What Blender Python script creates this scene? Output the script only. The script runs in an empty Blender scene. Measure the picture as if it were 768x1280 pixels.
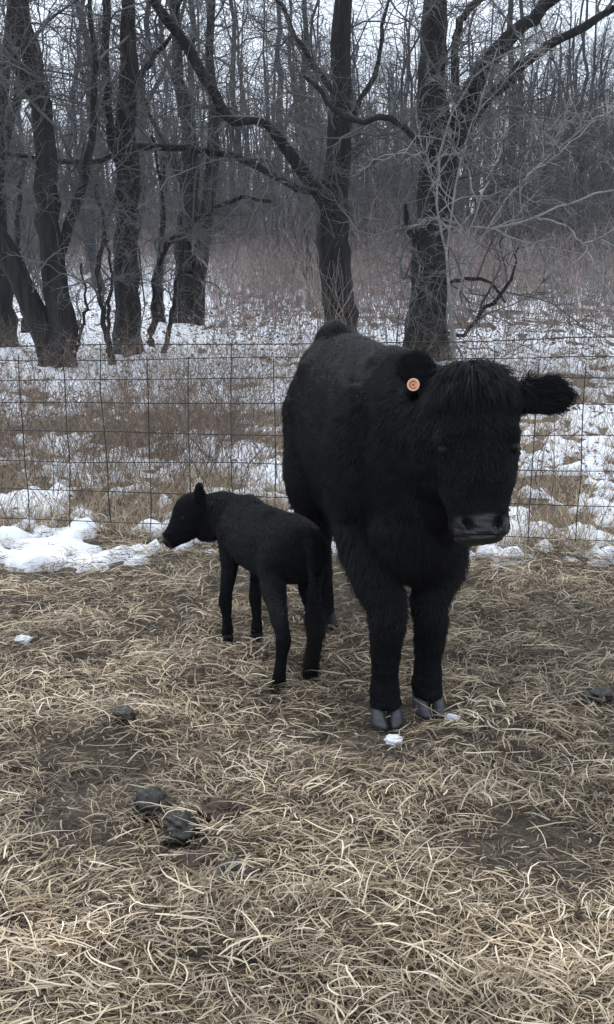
import bpy, bmesh, math
import numpy as np
from mathutils import Vector, Matrix

# ------------------------------------------------------------------ camera, world, sun, exposure
scene = bpy.context.scene
COL = scene.collection
CAM_H, FPX, IW, IH, HORIZON = 1.65, 1500.0, 768.0, 1280.0, 270.0
PITCH = math.atan((IH / 2 - HORIZON) / FPX)
cam = bpy.data.cameras.new("camera")
cam.sensor_fit = 'VERTICAL'
cam.sensor_height = 24.0
cam.lens = 24.0 * FPX / IH
cam.clip_start = 0.05
cam.clip_end = 2000.0
cam_ob = bpy.data.objects.new("camera", cam)
COL.objects.link(cam_ob)
cam_ob.location = (0, 0, CAM_H)
cam_ob.rotation_euler = (math.pi / 2 - PITCH, 0, 0)
scene.camera = cam_ob

SUN_EL, SUN_ROT = math.radians(48), math.radians(-35)
world = bpy.data.worlds.new("World")
scene.world = world
world.use_nodes = True
wn, wl = world.node_tree.nodes, world.node_tree.links
wn.clear()
sky = wn.new('ShaderNodeTexSky')
sky.sky_type = 'NISHITA'
sky.sun_disc = False
sky.sun_elevation = SUN_EL
sky.sun_rotation = SUN_ROT
sky.dust_density = 4.0
bg_sky = wn.new('ShaderNodeBackground'); bg_sky.inputs['Strength'].default_value = 0.08
bg_cloud = wn.new('ShaderNodeBackground')
bg_cloud.inputs['Color'].default_value = (0.775, 0.865, 1.0, 1)
bg_cloud.inputs['Strength'].default_value = 1.2
mixw = wn.new('ShaderNodeMixShader'); mixw.inputs[0].default_value = 0.9
wout = wn.new('ShaderNodeOutputWorld')
wl.new(sky.outputs[0], bg_sky.inputs[0])
wl.new(bg_sky.outputs[0], mixw.inputs[1])
wl.new(bg_cloud.outputs[0], mixw.inputs[2])
wl.new(mixw.outputs[0], wout.inputs[0])

sun = bpy.data.lights.new("sun", 'SUN')
sun.energy = 0.7
sun.angle = math.radians(25)
sun.color = (1.0, 0.985, 0.96)
sun_ob = bpy.data.objects.new("sun", sun)
COL.objects.link(sun_ob)
_sd = Vector((math.sin(SUN_ROT) * math.cos(SUN_EL), math.cos(SUN_ROT) * math.cos(SUN_EL), math.sin(SUN_EL)))
sun_ob.rotation_euler = (-_sd).to_track_quat('-Z', 'Y').to_euler()

scene.view_settings.view_transform = 'Standard'
scene.view_settings.look = 'None'
scene.view_settings.exposure = 0.6
scene.view_settings.gamma = 1.0

# ------------------------------------------------------------------ helpers
def W(px, py, Y):
    """world point at distance Y seen at photograph pixel px, py"""
    a, b = (px - IW / 2) / FPX, (IH / 2 - py) / FPX
    c, s = math.cos(PITCH), math.sin(PITCH)
    d = np.array([a, c + b * s, -s + b * c])
    return np.array([0, 0, CAM_H]) + d * (Y / d[1])

def G(px, py):
    """ground point at photograph pixel"""
    p = W(px, py, 1.0)
    k = CAM_H / (CAM_H - p[2])
    return np.array([p[0] * k, k, 0.0])

def hash2(ix, iy, seed):
    n = (ix.astype(np.int64) * 374761393 + iy.astype(np.int64) * 668265263 + seed * 1442695041) & 0x7fffffff
    n = ((n ^ (n >> 13)) * 1274126177) & 0x7fffffff
    n = ((n ^ (n >> 16)) * 668265263) & 0x7fffffff
    return ((n ^ (n >> 15)) & 0xffffff) / float(0xffffff)

def noise2(x, y, scale, seed=0):
    x = np.asarray(x, float) * scale; y = np.asarray(y, float) * scale
    ix, iy = np.floor(x), np.floor(y)
    fx, fy = x - ix, y - iy
    fx = fx * fx * (3 - 2 * fx); fy = fy * fy * (3 - 2 * fy)
    a = hash2(ix, iy, seed); b = hash2(ix + 1, iy, seed)
    c = hash2(ix, iy + 1, seed); d = hash2(ix + 1, iy + 1, seed)
    return (a * (1 - fx) + b * fx) * (1 - fy) + (c * (1 - fx) + d * fx) * fy

def fbm(x, y, scale, seed=0, octs=3):
    v, amp, tot = 0, 1.0, 0
    for o in range(octs):
        v = v + amp * noise2(x, y, scale * 2 ** o, seed + 17 * o)
        tot += amp; amp *= 0.5
    return v / tot

def norm(v):
    return v / np.maximum(np.linalg.norm(v, axis=-1, keepdims=True), 1e-9)

def mk_mesh(name, V, faces, col=None, smooth=True):
    """faces: list of int arrays (n,3) or (n,4)"""
    me = bpy.data.meshes.new(name)
    V = np.asarray(V, np.float32)
    me.vertices.add(len(V))
    me.vertices.foreach_set('co', V.ravel())
    idx = np.concatenate([f.ravel() for f in faces]).astype(np.int32)
    cnt = np.concatenate([np.full(len(f), f.shape[1], np.int32) for f in faces])
    st = np.concatenate([[0], np.cumsum(cnt)[:-1]]).astype(np.int32)
    me.loops.add(len(idx)); me.loops.foreach_set('vertex_index', idx)
    me.polygons.add(len(cnt)); me.polygons.foreach_set('loop_start', st)
    me.update(calc_edges=True)
    if col is not None:
        at = me.color_attributes.new('col', 'FLOAT_COLOR', 'POINT')
        c4 = np.ones((len(V), 4), np.float32); c4[:, :3] = col
        at.data.foreach_set('color', c4.ravel())
    if not smooth:
        me.polygons.foreach_set('use_smooth', np.zeros(len(cnt), bool))
    return me

def link(name, data, mat=None, parent=None, label=None, cat=None, group=None, kind=None):
    ob = bpy.data.objects.new(name, data)
    COL.objects.link(ob)
    if mat is not None and data is not None:
        for m in (mat if isinstance(mat, (list, tuple)) else [mat]):
            data.materials.append(m)
    if parent is not None: ob.parent = parent
    if label: ob['label'] = label
    if cat: ob['category'] = cat
    if group: ob['group'] = group
    if kind: ob['kind'] = kind
    return ob

def tubes(P, R, s):
    """P (n,k,3) centre lines, R (n,k) radii -> verts, quads"""
    n, k, _ = P.shape
    T = np.empty_like(P)
    T[:, 1:-1] = P[:, 2:] - P[:, :-2]
    T[:, 0] = P[:, 1] - P[:, 0]; T[:, -1] = P[:, -1] - P[:, -2]
    T = norm(T)
    m = norm(P[:, -1] - P[:, 0])
    ref = np.where(np.abs(m[:, 2:3]) < 0.8, np.array([[0., 0, 1]]), np.array([[1., 0, 0]]))
    A = norm(np.cross(T, ref[:, None, :]))
    B = np.cross(T, A)
    ang = np.arange(s) * 2 * math.pi / s
    ring = A[:, :, None, :] * np.cos(ang)[None, None, :, None] + B[:, :, None, :] * np.sin(ang)[None, None, :, None]
    V = P[:, :, None, :] + ring * R[:, :, None, None]
    i = np.arange(n * k * s).reshape(n, k, s)
    a, b = i[:, :-1], i[:, 1:]
    Q = np.stack([a, np.roll(a, -1, 2), np.roll(b, -1, 2), b], -1).reshape(-1, 4)
    return V.reshape(-1, 3), Q

def ribbons(P, Wd, S):
    """P (n,k,3), Wd (n,k) half widths, S (n,3) or (n,k,3) side vectors"""
    n, k, _ = P.shape
    if S.ndim == 2: S = np.repeat(S[:, None, :], k, 1)
    V = np.stack([P - S * Wd[..., None], P + S * Wd[..., None]], 2)
    i = np.arange(n * k * 2).reshape(n, k, 2)
    Q = np.stack([i[:, :-1, 0], i[:, :-1, 1], i[:, 1:, 1], i[:, 1:, 0]], -1).reshape(-1, 4)
    return V.reshape(-1, 3), Q

class Geo:
    def __init__(s): s.V, s.F, s.C, s.n = [], [], [], 0
    def add(s, V, Q, col=None):
        s.V.append(V); s.F.append(Q + s.n); s.n += len(V)
        if col is not None: s.C.append(col)
    def mesh(s, name, smooth=True):
        return mk_mesh(name, np.concatenate(s.V), s.F, np.concatenate(s.C) if s.C else None, smooth)

# ------------------------------------------------------------------ materials
def new_mat(name):
    m = bpy.data.materials.new(name); m.use_nodes = True
    nt = m.node_tree; b = nt.nodes['Principled BSDF']
    return m, nt, b

def ramp(nt, stops):
    r = nt.nodes.new('ShaderNodeValToRGB'); e = r.color_ramp.elements
    while len(e) < len(stops): e.new(0.5)
    for el, (p, c) in zip(e, stops): el.position = p; el.color = (*c, 1)
    return r

def noise_mat(name, c1, c2, scale, rough=0.8, bump=0.3, bscale=None, stretch=(1, 1, 1), spec=0.3, detail=6, bdist=0.01):
    m, nt, b = new_mat(name)
    tc = nt.nodes.new('ShaderNodeTexCoord'); mp = nt.nodes.new('ShaderNodeMapping')
    mp.inputs['Scale'].default_value = stretch
    nt.links.new(tc.outputs['Object'], mp.inputs[0])
    n = nt.nodes.new('ShaderNodeTexNoise'); n.inputs['Scale'].default_value = scale; n.inputs['Detail'].default_value = detail
    nt.links.new(mp.outputs[0], n.inputs['Vector'])
    r = ramp(nt, [(0.3, c1), (0.7, c2)])
    nt.links.new(n.outputs[0], r.inputs[0]); nt.links.new(r.outputs[0], b.inputs['Base Color'])
    b.inputs['Roughness'].default_value = rough
    b.inputs['Specular IOR Level'].default_value = spec
    if bump:
        n2 = nt.nodes.new('ShaderNodeTexNoise'); n2.inputs['Scale'].default_value = bscale or scale * 3; n2.inputs['Detail'].default_value = 8
        nt.links.new(mp.outputs[0], n2.inputs['Vector'])
        bp = nt.nodes.new('ShaderNodeBump'); bp.inputs['Strength'].default_value = bump; bp.inputs['Distance'].default_value = bdist
        nt.links.new(n2.outputs[0], bp.inputs['Height']); nt.links.new(bp.outputs[0], b.inputs['Normal'])
    return m

def attr_mat(name, rough=0.7, spec=0.25, translucent=0.0):
    m, nt, b = new_mat(name)
    a = nt.nodes.new('ShaderNodeAttribute'); a.attribute_name = 'col'
    nt.links.new(a.outputs['Color'], b.inputs['Base Color'])
    b.inputs['Roughness'].default_value = rough
    b.inputs['Specular IOR Level'].default_value = spec
    return m

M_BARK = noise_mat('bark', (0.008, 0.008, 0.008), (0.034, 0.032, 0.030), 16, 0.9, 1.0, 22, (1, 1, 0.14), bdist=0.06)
M_TWIG = noise_mat('twig_bark', (0.035, 0.033, 0.032), (0.17, 0.162, 0.156), 2.0, 0.85, 0.0)  # lighter than trunk bark: skylight on the twigs is put into the colour
M_PALE = noise_mat('pale_twig_bark', (0.18, 0.17, 0.162), (0.34, 0.325, 0.31), 6, 0.8, 0.0)
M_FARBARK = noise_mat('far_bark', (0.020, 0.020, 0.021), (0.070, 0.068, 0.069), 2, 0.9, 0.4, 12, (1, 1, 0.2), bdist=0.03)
M_WIRE = noise_mat('rusty_wire', (0.014, 0.012, 0.0115), (0.05, 0.044, 0.041), 9, 0.65, 0.0, spec=0.35)
M_STRAW = attr_mat('straw', 0.6, 0.35)
M_DEAD = attr_mat('dead_grass', 0.8, 0.15)
M_BRUSH = attr_mat('brush_stems', 0.85, 0.15)
M_CEDAR = attr_mat('cedar_foliage', 0.8, 0.15)
M_HIDE = noise_mat('black_hide', (0.003, 0.003, 0.0035), (0.006, 0.006, 0.007), 30, 0.85, 0.25, 90, spec=0.06, bdist=0.006)
M_HOOF = noise_mat('hoof_horn', (0.022, 0.023, 0.026), (0.048, 0.050, 0.055), 14, 0.45, 0.25, 30, (1, 1, 5), spec=0.5, bdist=0.003)
M_EYE = noise_mat('eye', (0.004, 0.004, 0.005), (0.01, 0.008, 0.006), 20, 0.35, 0, spec=0.12)
M_TAG = noise_mat('orange_tag_plastic', (0.72, 0.30, 0.14), (0.80, 0.37, 0.20), 80, 0.45, 0.1, spec=0.4, bdist=0.001)
M_TAGINK = noise_mat('tag_ink', (0.24, 0.07, 0.03), (0.30, 0.10, 0.05), 80, 0.6, 0)
M_TAGPALE = noise_mat('tag_rim_plastic', (0.80, 0.50, 0.36), (0.84, 0.56, 0.42), 80, 0.45, 0)
M_DUNG = noise_mat('dung', (0.012, 0.011, 0.010), (0.035, 0.028, 0.02), 25, 0.45, 0.6, 60, spec=0.45, bdist=0.01)
M_DUNGB = noise_mat('brown_dung', (0.03, 0.02, 0.013), (0.07, 0.045, 0.028), 25, 0.7, 0.6, 60, spec=0.3, bdist=0.01)

def add_nose_mask(m, skin, rough):
    nt = m.node_tree; b = nt.nodes['Principled BSDF']
    a = nt.nodes.new('ShaderNodeAttribute'); a.attribute_name = 'nose'
    base = b.inputs['Base Color'].links[0].from_socket
    mx = nt.nodes.new('ShaderNodeMix'); mx.data_type = 'RGBA'; mx.inputs[7].default_value = (*skin, 1)
    nt.links.new(a.outputs['Fac'], mx.inputs[0]); nt.links.new(base, mx.inputs[6]); nt.links.new(mx.outputs[2], b.inputs['Base Color'])
    for nm, lo, hi in (('Roughness', b.inputs['Roughness'].default_value, rough), ('Specular IOR Level', b.inputs['Specular IOR Level'].default_value, .45)):
        mr = nt.nodes.new('ShaderNodeMapRange'); mr.inputs['To Min'].default_value = lo; mr.inputs['To Max'].default_value = hi
        nt.links.new(a.outputs['Fac'], mr.inputs['Value']); nt.links.new(mr.outputs[0], b.inputs[nm])
add_nose_mask(M_HIDE, (0.0085, 0.009, 0.010), 0.42)

def nose_attr(me, val):
    at = me.attributes.new('nose', 'FLOAT', 'POINT'); at.data.foreach_set('value', np.clip(val, 0, 1).astype(np.float32))

def hair_mat():
    m, nt, b = new_mat('black_hair')
    b.inputs['Base Color'].default_value = (0.0055, 0.0056, 0.0062, 1)
    b.inputs['Roughness'].default_value = 0.5
    b.inputs['Specular IOR Level'].default_value = 0.2
    return m
M_HAIR = hair_mat()
M_HOOFDARK = noise_mat('dark_hoof_horn', (0.007, 0.007, 0.007), (0.016, 0.015, 0.014), 14, 0.6, 0.25, 30, (1, 1, 5), spec=0.25, bdist=0.003)  # darker hoof tone for the calf and the hind feet of the cow

def snow_mat():
    m, nt, b = new_mat('snow')
    tc = nt.nodes.new('ShaderNodeTexCoord')
    n = nt.nodes.new('ShaderNodeTexNoise'); n.inputs['Scale'].default_value = 4; n.inputs['Detail'].default_value = 8
    nt.links.new(tc.outputs['Object'], n.inputs['Vector'])
    r = ramp(nt, [(0.35, (0.74, 0.76, 0.79)), (0.6, (0.83, 0.84, 0.86))])
    nt.links.new(n.outputs[0], r.inputs[0])
    nt.links.new(r.outputs[0], b.inputs['Base Color'])
    b.inputs['Roughness'].default_value = 0.65
    n2 = nt.nodes.new('ShaderNodeTexNoise'); n2.inputs['Scale'].default_value = 35; n2.inputs['Detail'].default_value = 6
    nt.links.new(tc.outputs['Object'], n2.inputs['Vector'])
    bp = nt.nodes.new('ShaderNodeBump'); bp.inputs['Strength'].default_value = 0.5; bp.inputs['Distance'].default_value = 0.02
    nt.links.new(n2.outputs[0], bp.inputs['Height']); nt.links.new(bp.outputs[0], b.inputs['Normal'])
    return m
M_SNOW = snow_mat()

def ground_mat():
    m, nt, b = new_mat('trampled_ground')
    tc = nt.nodes.new('ShaderNodeTexCoord')
    def N(scale, detail=8, dist=0.0):
        n = nt.nodes.new('ShaderNodeTexNoise'); n.inputs['Scale'].default_value = scale
        n.inputs['Detail'].default_value = detail; n.inputs['Distortion'].default_value = dist
        nt.links.new(tc.outputs['Object'], n.inputs['Vector']); return n
    big, fine = N(7.0, 10, .6), N(40, 8, 1.5)
    r1 = ramp(nt, [(0.38, (0.016, 0.012, 0.009)), (0.62, (0.095, 0.070, 0.046))])
    r2 = ramp(nt, [(0.35, (0.035, 0.028, 0.02)), (0.7, (0.17, 0.135, 0.09))])
    nt.links.new(big.outputs[0], r1.inputs[0]); nt.links.new(fine.outputs[0], r2.inputs[0])
    mx = nt.nodes.new('ShaderNodeMix'); mx.data_type = 'RGBA'; mx.inputs[0].default_value = 0.5
    nt.links.new(r1.outputs[0], mx.inputs[6]); nt.links.new(r2.outputs[0], mx.inputs[7])
    nt.links.new(mx.outputs[2], b.inputs['Base Color'])
    b.inputs['Roughness'].default_value = 0.9
    bp = nt.nodes.new('ShaderNodeBump'); bp.inputs['Strength'].default_value = 0.8; bp.inputs['Distance'].default_value = 0.02
    nt.links.new(fine.outputs[0], bp.inputs['Height']); nt.links.new(bp.outputs[0], b.inputs['Normal'])
    return m
M_GROUND = ground_mat()

# ------------------------------------------------------------------ ground and snow
FL, FR = G(100, 672), G(650, 690)            # the fence line on the ground
FDIR = norm(FR - FL)
def fence_y(x): return FL[1] + (np.asarray(x) - FL[0]) * FDIR[1] / FDIR[0]

def gz(x, y):
    x = np.asarray(x, float); y = np.asarray(y, float)
    z = (fbm(x, y, 0.9, 3, 2) - 0.5) * 0.05 + (fbm(x, y, 5.0, 9, 2) - 0.5) * 0.035
    far = np.clip((y - 12) / 30, 0, 1)
    z = z + far * (fbm(x, y, 0.08, 5, 2) - 0.5) * 1.0
    return z

def axis(stops):
    out = [stops[0][0]]
    for (a, _), (b, st) in zip(stops[:-1], stops[1:]):
        n = max(1, int(round((b - a) / st))); out += list(a + (b - a) * np.arange(1, n + 1) / n)
    return np.array(out)

def sheet(xs, ys, zf):
    X, Y = np.meshgrid(xs, ys)
    Z = zf(X, Y)
    V = np.stack([X, Y, Z], -1).reshape(-1, 3)
    i = np.arange(X.size).reshape(X.shape)
    Q = np.stack([i[:-1, :-1], i[:-1, 1:], i[1:, 1:], i[1:, :-1]], -1).reshape(-1, 4)
    return V, Q

gxs = axis([(-220, 0), (-60, 40), (-15, 5), (-4, 0.5), (4, 0.055), (15, 0.5), (60, 5), (220, 40)])
gys = axis([(-60, 0), (-6, 6), (1, 0.5), (8, 0.05), (16, 0.2), (90, 2), (330, 40)])
V, Q = sheet(gxs, gys, gz)
link('ground', mk_mesh('ground', V, [Q]), M_GROUND, kind='structure')

def snow_cover(x, y):
    """> 0 where snow lies"""
    fy = fence_y(x)
    d = y - fy
    n = fbm(x, y, 1.5, 31, 3)
    n2 = fbm(x, y, 6.0, 37, 2)
    v = (n - 0.5) * 1.2 + (n2 - 0.5) * 1.25 + (noise2(x, y, 14.0, 43) - .5) * .75
    edge = np.clip((d + 0.12 + 0.55 * np.clip((-x - 0.3) / 1.2, 0, 1)) / 0.35, -1, 1)
    base = 0.04 * np.ones_like(v)
    weeds = np.exp(-((d - 2.3) / 1.3) ** 2) * np.clip((-x + 0.2) / 1.2, 0, 1)    # brown weeds behind the fence
    base = base - 0.20 * weeds
    right = np.clip((x / np.maximum(y, 1) * FPX + 384 - 250) / 120, 0, 1)
    base = base + 0.34 * np.clip((d - 4.5) / 4, 0, 1) * (1 - .75 * right) - 0.25 * np.clip((y - 24) / 14, 0, 1) * right - .2 * np.clip((y - 34) / 10, 0, 1)
    return v + base + np.minimum(edge, 0) * 1.2 - np.maximum(0, 0.25 - np.maximum(edge, 0)) * 0.3

def snow_z(x, y):
    c = snow_cover(x, y)
    lump = ((fbm(x, y, 7.0, 51, 3) - 0.5) * 0.11 + np.abs(fbm(x, y, 11.0, 57, 2) - 0.5) * -0.10 + 0.012) * np.clip(1 - (y - 9) / 8, 0.2, 1)
    return gz(x, y) + np.where(c > 0, 0.012 + 0.05 * np.tanh(c * 3) + lump * np.clip(c * 4, 0, 1), np.maximum(c * 0.35, -0.12))

sxs = axis([(-40, 0), (-10, 1), (-3.6, 0.12), (3.6, 0.04), (10, 0.12), (40, 1)])
sys_ = axis([(4.7, 0), (8.3, 0.038), (18, 0.1), (70, 0.8)])
V, Q = sheet(sxs, sys_, snow_z)
link('snow', mk_mesh('snow', V, [Q]), M_SNOW, label='patchy snow lying among dead grass beyond the wire fence', cat='snow', kind='stuff')

# ------------------------------------------------------------------ animals
def loft(rings, seg=24):
    """rings: (centre, u, v, ru, rv) -> closed bmesh-style verts and faces"""
    V, F = [], []
    ang = np.arange(seg) * 2 * math.pi / seg
    for (c, u, v, ru, rv) in rings:
        c, u, v = np.asarray(c, float), np.asarray(u, float), np.asarray(v, float)
        V.append(c + np.cos(ang)[:, None] * u * ru + np.sin(ang)[:, None] * v * rv)
    n = len(rings)
    V = np.concatenate(V)
    for k in range(n - 1):
        for j in range(seg):
            a, b = k * seg + j, k * seg + (j + 1) % seg
            F.append((a, b, b + seg, a + seg))
    F.append(tuple(range(seg))[::-1])
    F.append(tuple(range((n - 1) * seg, n * seg)))
    return V, F

def smooth_path(rows, n):
    """resample rows of numbers with Catmull-Rom"""
    rows = np.asarray(rows, float); m = len(rows)
    t = np.linspace(0, m - 1, n)
    i = np.clip(np.floor(t).astype(int), 0, m - 2); f = (t - i)[:, None]
    p0, p1, p2, p3 = rows[np.maximum(i - 1, 0)], rows[i], rows[i + 1], rows[np.minimum(i + 2, m - 1)]
    return 0.5 * (2 * p1 + (p2 - p0) * f + (2 * p0 - 5 * p1 + 4 * p2 - p3) * f * f + (3 * p1 - p0 - 3 * p2 + p3) * f ** 3)

def limb(rows, n=26, u=(0, 1, 0), seg=20):
    """rows: x, y, z, r_lateral, r_fore_aft"""
    R = smooth_path(rows, n)
    P = R[:, :3]
    T = norm(np.gradient(P, axis=0))
    out = []
    for p, t, (ru, rv) in zip(P, T, R[:, 3:5]):
        uu = np.asarray(u, float); uu = uu - t * uu.dot(t); uu /= np.linalg.norm(uu)
        vv = np.cross(t, uu)
        out.append((p, uu, vv, max(ru, .004), max(rv, .004)))
    return loft(out, seg)

def ellipsoid(c, r, seg=20, rings=12, rot=None):
    V, F = [], []
    for k in range(1, rings):
        th = math.pi * k / rings
        for j in range(seg):
            a = 2 * math.pi * j / seg
            V.append((math.sin(th) * math.cos(a) * r[0], math.sin(th) * math.sin(a) * r[1], math.cos(th) * r[2]))
    V.append((0, 0, r[2])); V.append((0, 0, -r[2]))
    V = np.array(V)
    if rot is not None: V = V @ np.asarray(rot, float)
    V = V + np.asarray(c, float)
    top, bot = len(V) - 2, len(V) - 1
    for k in range(rings - 2):
        for j in range(seg):
            a, b = k * seg + j, k * seg + (j + 1) % seg
            F.append((a, a + seg, b + seg, b))
    for j in range(seg):
        F.append((top, j, (j + 1) % seg))
        F.append((bot, (rings - 2) * seg + (j + 1) % seg, (rings - 2) * seg + j))
    return V, F

def fuse(parts, voxel, iters):
    """join closed volumes into one continuous skin"""
    V, F, n = [], [], 0
    for v, f in parts:
        V.append(v); F += [tuple(i + n for i in q) for q in f]; n += len(v)
    me = bpy.data.meshes.new('tmp'); me.from_pydata(np.concatenate(V).tolist(), [], F); me.update()
    bm = bmesh.new(); bm.from_mesh(me)
    isl = bm.faces[:]
    bmesh.ops.recalc_face_normals(bm, faces=isl); bm.to_mesh(me); bm.free()
    ob = bpy.data.objects.new('tmp', me); COL.objects.link(ob)
    r = ob.modifiers.new('r', 'REMESH'); r.mode = 'VOXEL'; r.voxel_size = voxel
    s = ob.modifiers.new('s', 'SMOOTH'); s.factor = 0.5; s.iterations = iters
    dg = bpy.context.evaluated_depsgraph_get()
    out = bpy.data.meshes.new_from_object(ob.evaluated_get(dg))
    bpy.data.objects.remove(ob); bpy.data.meshes.remove(me)
    return out

def verts_of(me):
    a = np.empty(len(me.vertices) * 3, np.float32); me.vertices.foreach_get('co', a); return a.reshape(-1, 3).astype(float)
def normals_of(me):
    a = np.empty(len(me.vertices) * 3, np.float32); me.vertices.foreach_get('normal', a); return a.reshape(-1, 3).astype(float)
def set_verts(me, V):
    me.vertices.foreach_set('co', V.astype(np.float32).ravel()); me.update()

def noise3(P, s, seed):
    return (noise2(P[:, 0] + 3.1 * P[:, 2], P[:, 1] - 2.3 * P[:, 2], s, seed) + noise2(P[:, 2], P[:, 0] + P[:, 1], s, seed + 7)) / 2 - 0.5

def sample_surface(me, count, rng):
    me.calc_loop_triangles()
    t = np.empty(len(me.loop_triangles) * 3, np.int32); me.loop_triangles.foreach_get('vertices', t); t = t.reshape(-1, 3)
    V, N = verts_of(me), normals_of(me)
    A = np.linalg.norm(np.cross(V[t[:, 1]] - V[t[:, 0]], V[t[:, 2]] - V[t[:, 0]]), axis=1)
    i = rng.choice(len(t), count, p=A / A.sum())
    a, b = rng.random(count), rng.random(count)
    fl = a + b > 1; a[fl], b[fl] = 1 - a[fl], 1 - b[fl]
    w = np.stack([1 - a - b, a, b], 1)[..., None]
    return (V[t[i]] * w).sum(1), norm((N[t[i]] * w).sum(1))

def hair(name, parent, P, N, D, L, rad, rng, k=5, clump=0.22):
    """P roots, N normals, D flow, L length -> curves object"""
    n = len(P)
    D = D - N * (D * N).sum(1, keepdims=True)
    cx = np.stack([noise3(P, 14, 101), noise3(P, 14, 131), noise3(P, 14, 151)], 1) * 2.2
    D = norm(D) + cx * clump + rng.normal(0, 0.16, (n, 3))
    D = norm(D)
    lift = (0.40 + rng.normal(0, 0.1, n))[:, None]
    t = np.linspace(0, 1, k)[None, :, None]
    L = L[:, None, None]
    pts = P[:, None, :] - N[:, None, :] * 0.003 + L * (D[:, None, :] * t + N[:, None, :] * (lift[:, None, :] * t * (1.35 - t)))
    cu = bpy.data.hair_curves.new(name)
    cu.add_curves([k] * n)
    cu.attributes['position'].data.foreach_set('vector', pts.astype(np.float32).ravel())
    ra = cu.attributes.get('radius') or cu.attributes.new('radius', 'FLOAT', 'POINT')
    rr = np.repeat((rad * np.linspace(1, 0.15, k))[None, :], n, 0) * (0.7 + 0.6 * rng.random((n, 1)))
    ra.data.foreach_set('value', rr.astype(np.float32).ravel())
    ob = link(name, cu, M_HAIR, parent, kind='stuff')
    return ob

def hoof_mesh(name, w, h, l):
    """cloven hoof, toe towards +x, base at z = 0"""
    g = Geo()
    for s in (-1, 1):
        rows = []
        for t in np.linspace(0, 1, 7):
            z = h * t
            sc = 1.0 - 0.22 * t
            rows.append(((l * (0.10 - 0.38 * t), s * w * (0.255 - 0.02 * t), z), (0, 1, 0), (1, 0, 0), w * 0.225 * sc, l * 0.5 * sc * (1 - .1 * t)))
        rows.insert(0, (np.array(rows[0][0]) * (1, 1, 0), (0, 1, 0), (1, 0, 0), w * 0.17, l * 0.44))
        rows[0] = ((rows[0][0][0], rows[0][0][1], -0.004), rows[0][1], rows[0][2], rows[0][3], rows[0][4])
        V, F = loft(rows, 16)
        V = V.copy(); inner = (V[:, 1] * s) < w * 0.02
        V[inner, 1] = s * w * 0.02
        tip = V[:, 0] > l * 0.3
        V[tip, 1] -= s * (V[tip, 0] - l * 0.3) * 0.35
        me = [f for f in F if len(f) == 4]
        g.add(V, np.array(me))
    # heel / pastern skirt filling between the claws
    V, F = ellipsoid((-l * 0.25, 0, h * 0.95), (l * 0.36, w * 0.40, h * 0.45), 14, 8)
    quads = np.array([f if len(f) == 4 else (f[0], f[1], f[2], f[2]) for f in F if len(f) == 4])
    g.add(V, quads)
    return g.mesh(name)

def place_root(name, O, fwd, **kw):
    r = link(name, None, **kw)
    r.location = O
    r.rotation_euler = (0, 0, math.atan2(fwd[1], fwd[0]))
    r.empty_display_size = 0.2
    return r

def to_local(p, O, fwd):
    p = np.asarray(p, float) - np.asarray(O, float)
    l = np.array([-fwd[1], fwd[0]])
    return np.array([p[0] * fwd[0] + p[1] * fwd[1], p[0] * l[0] + p[1] * l[1], p[2]])
def vec_local(v, fwd): return to_local(v, (0, 0, 0), fwd)

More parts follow.
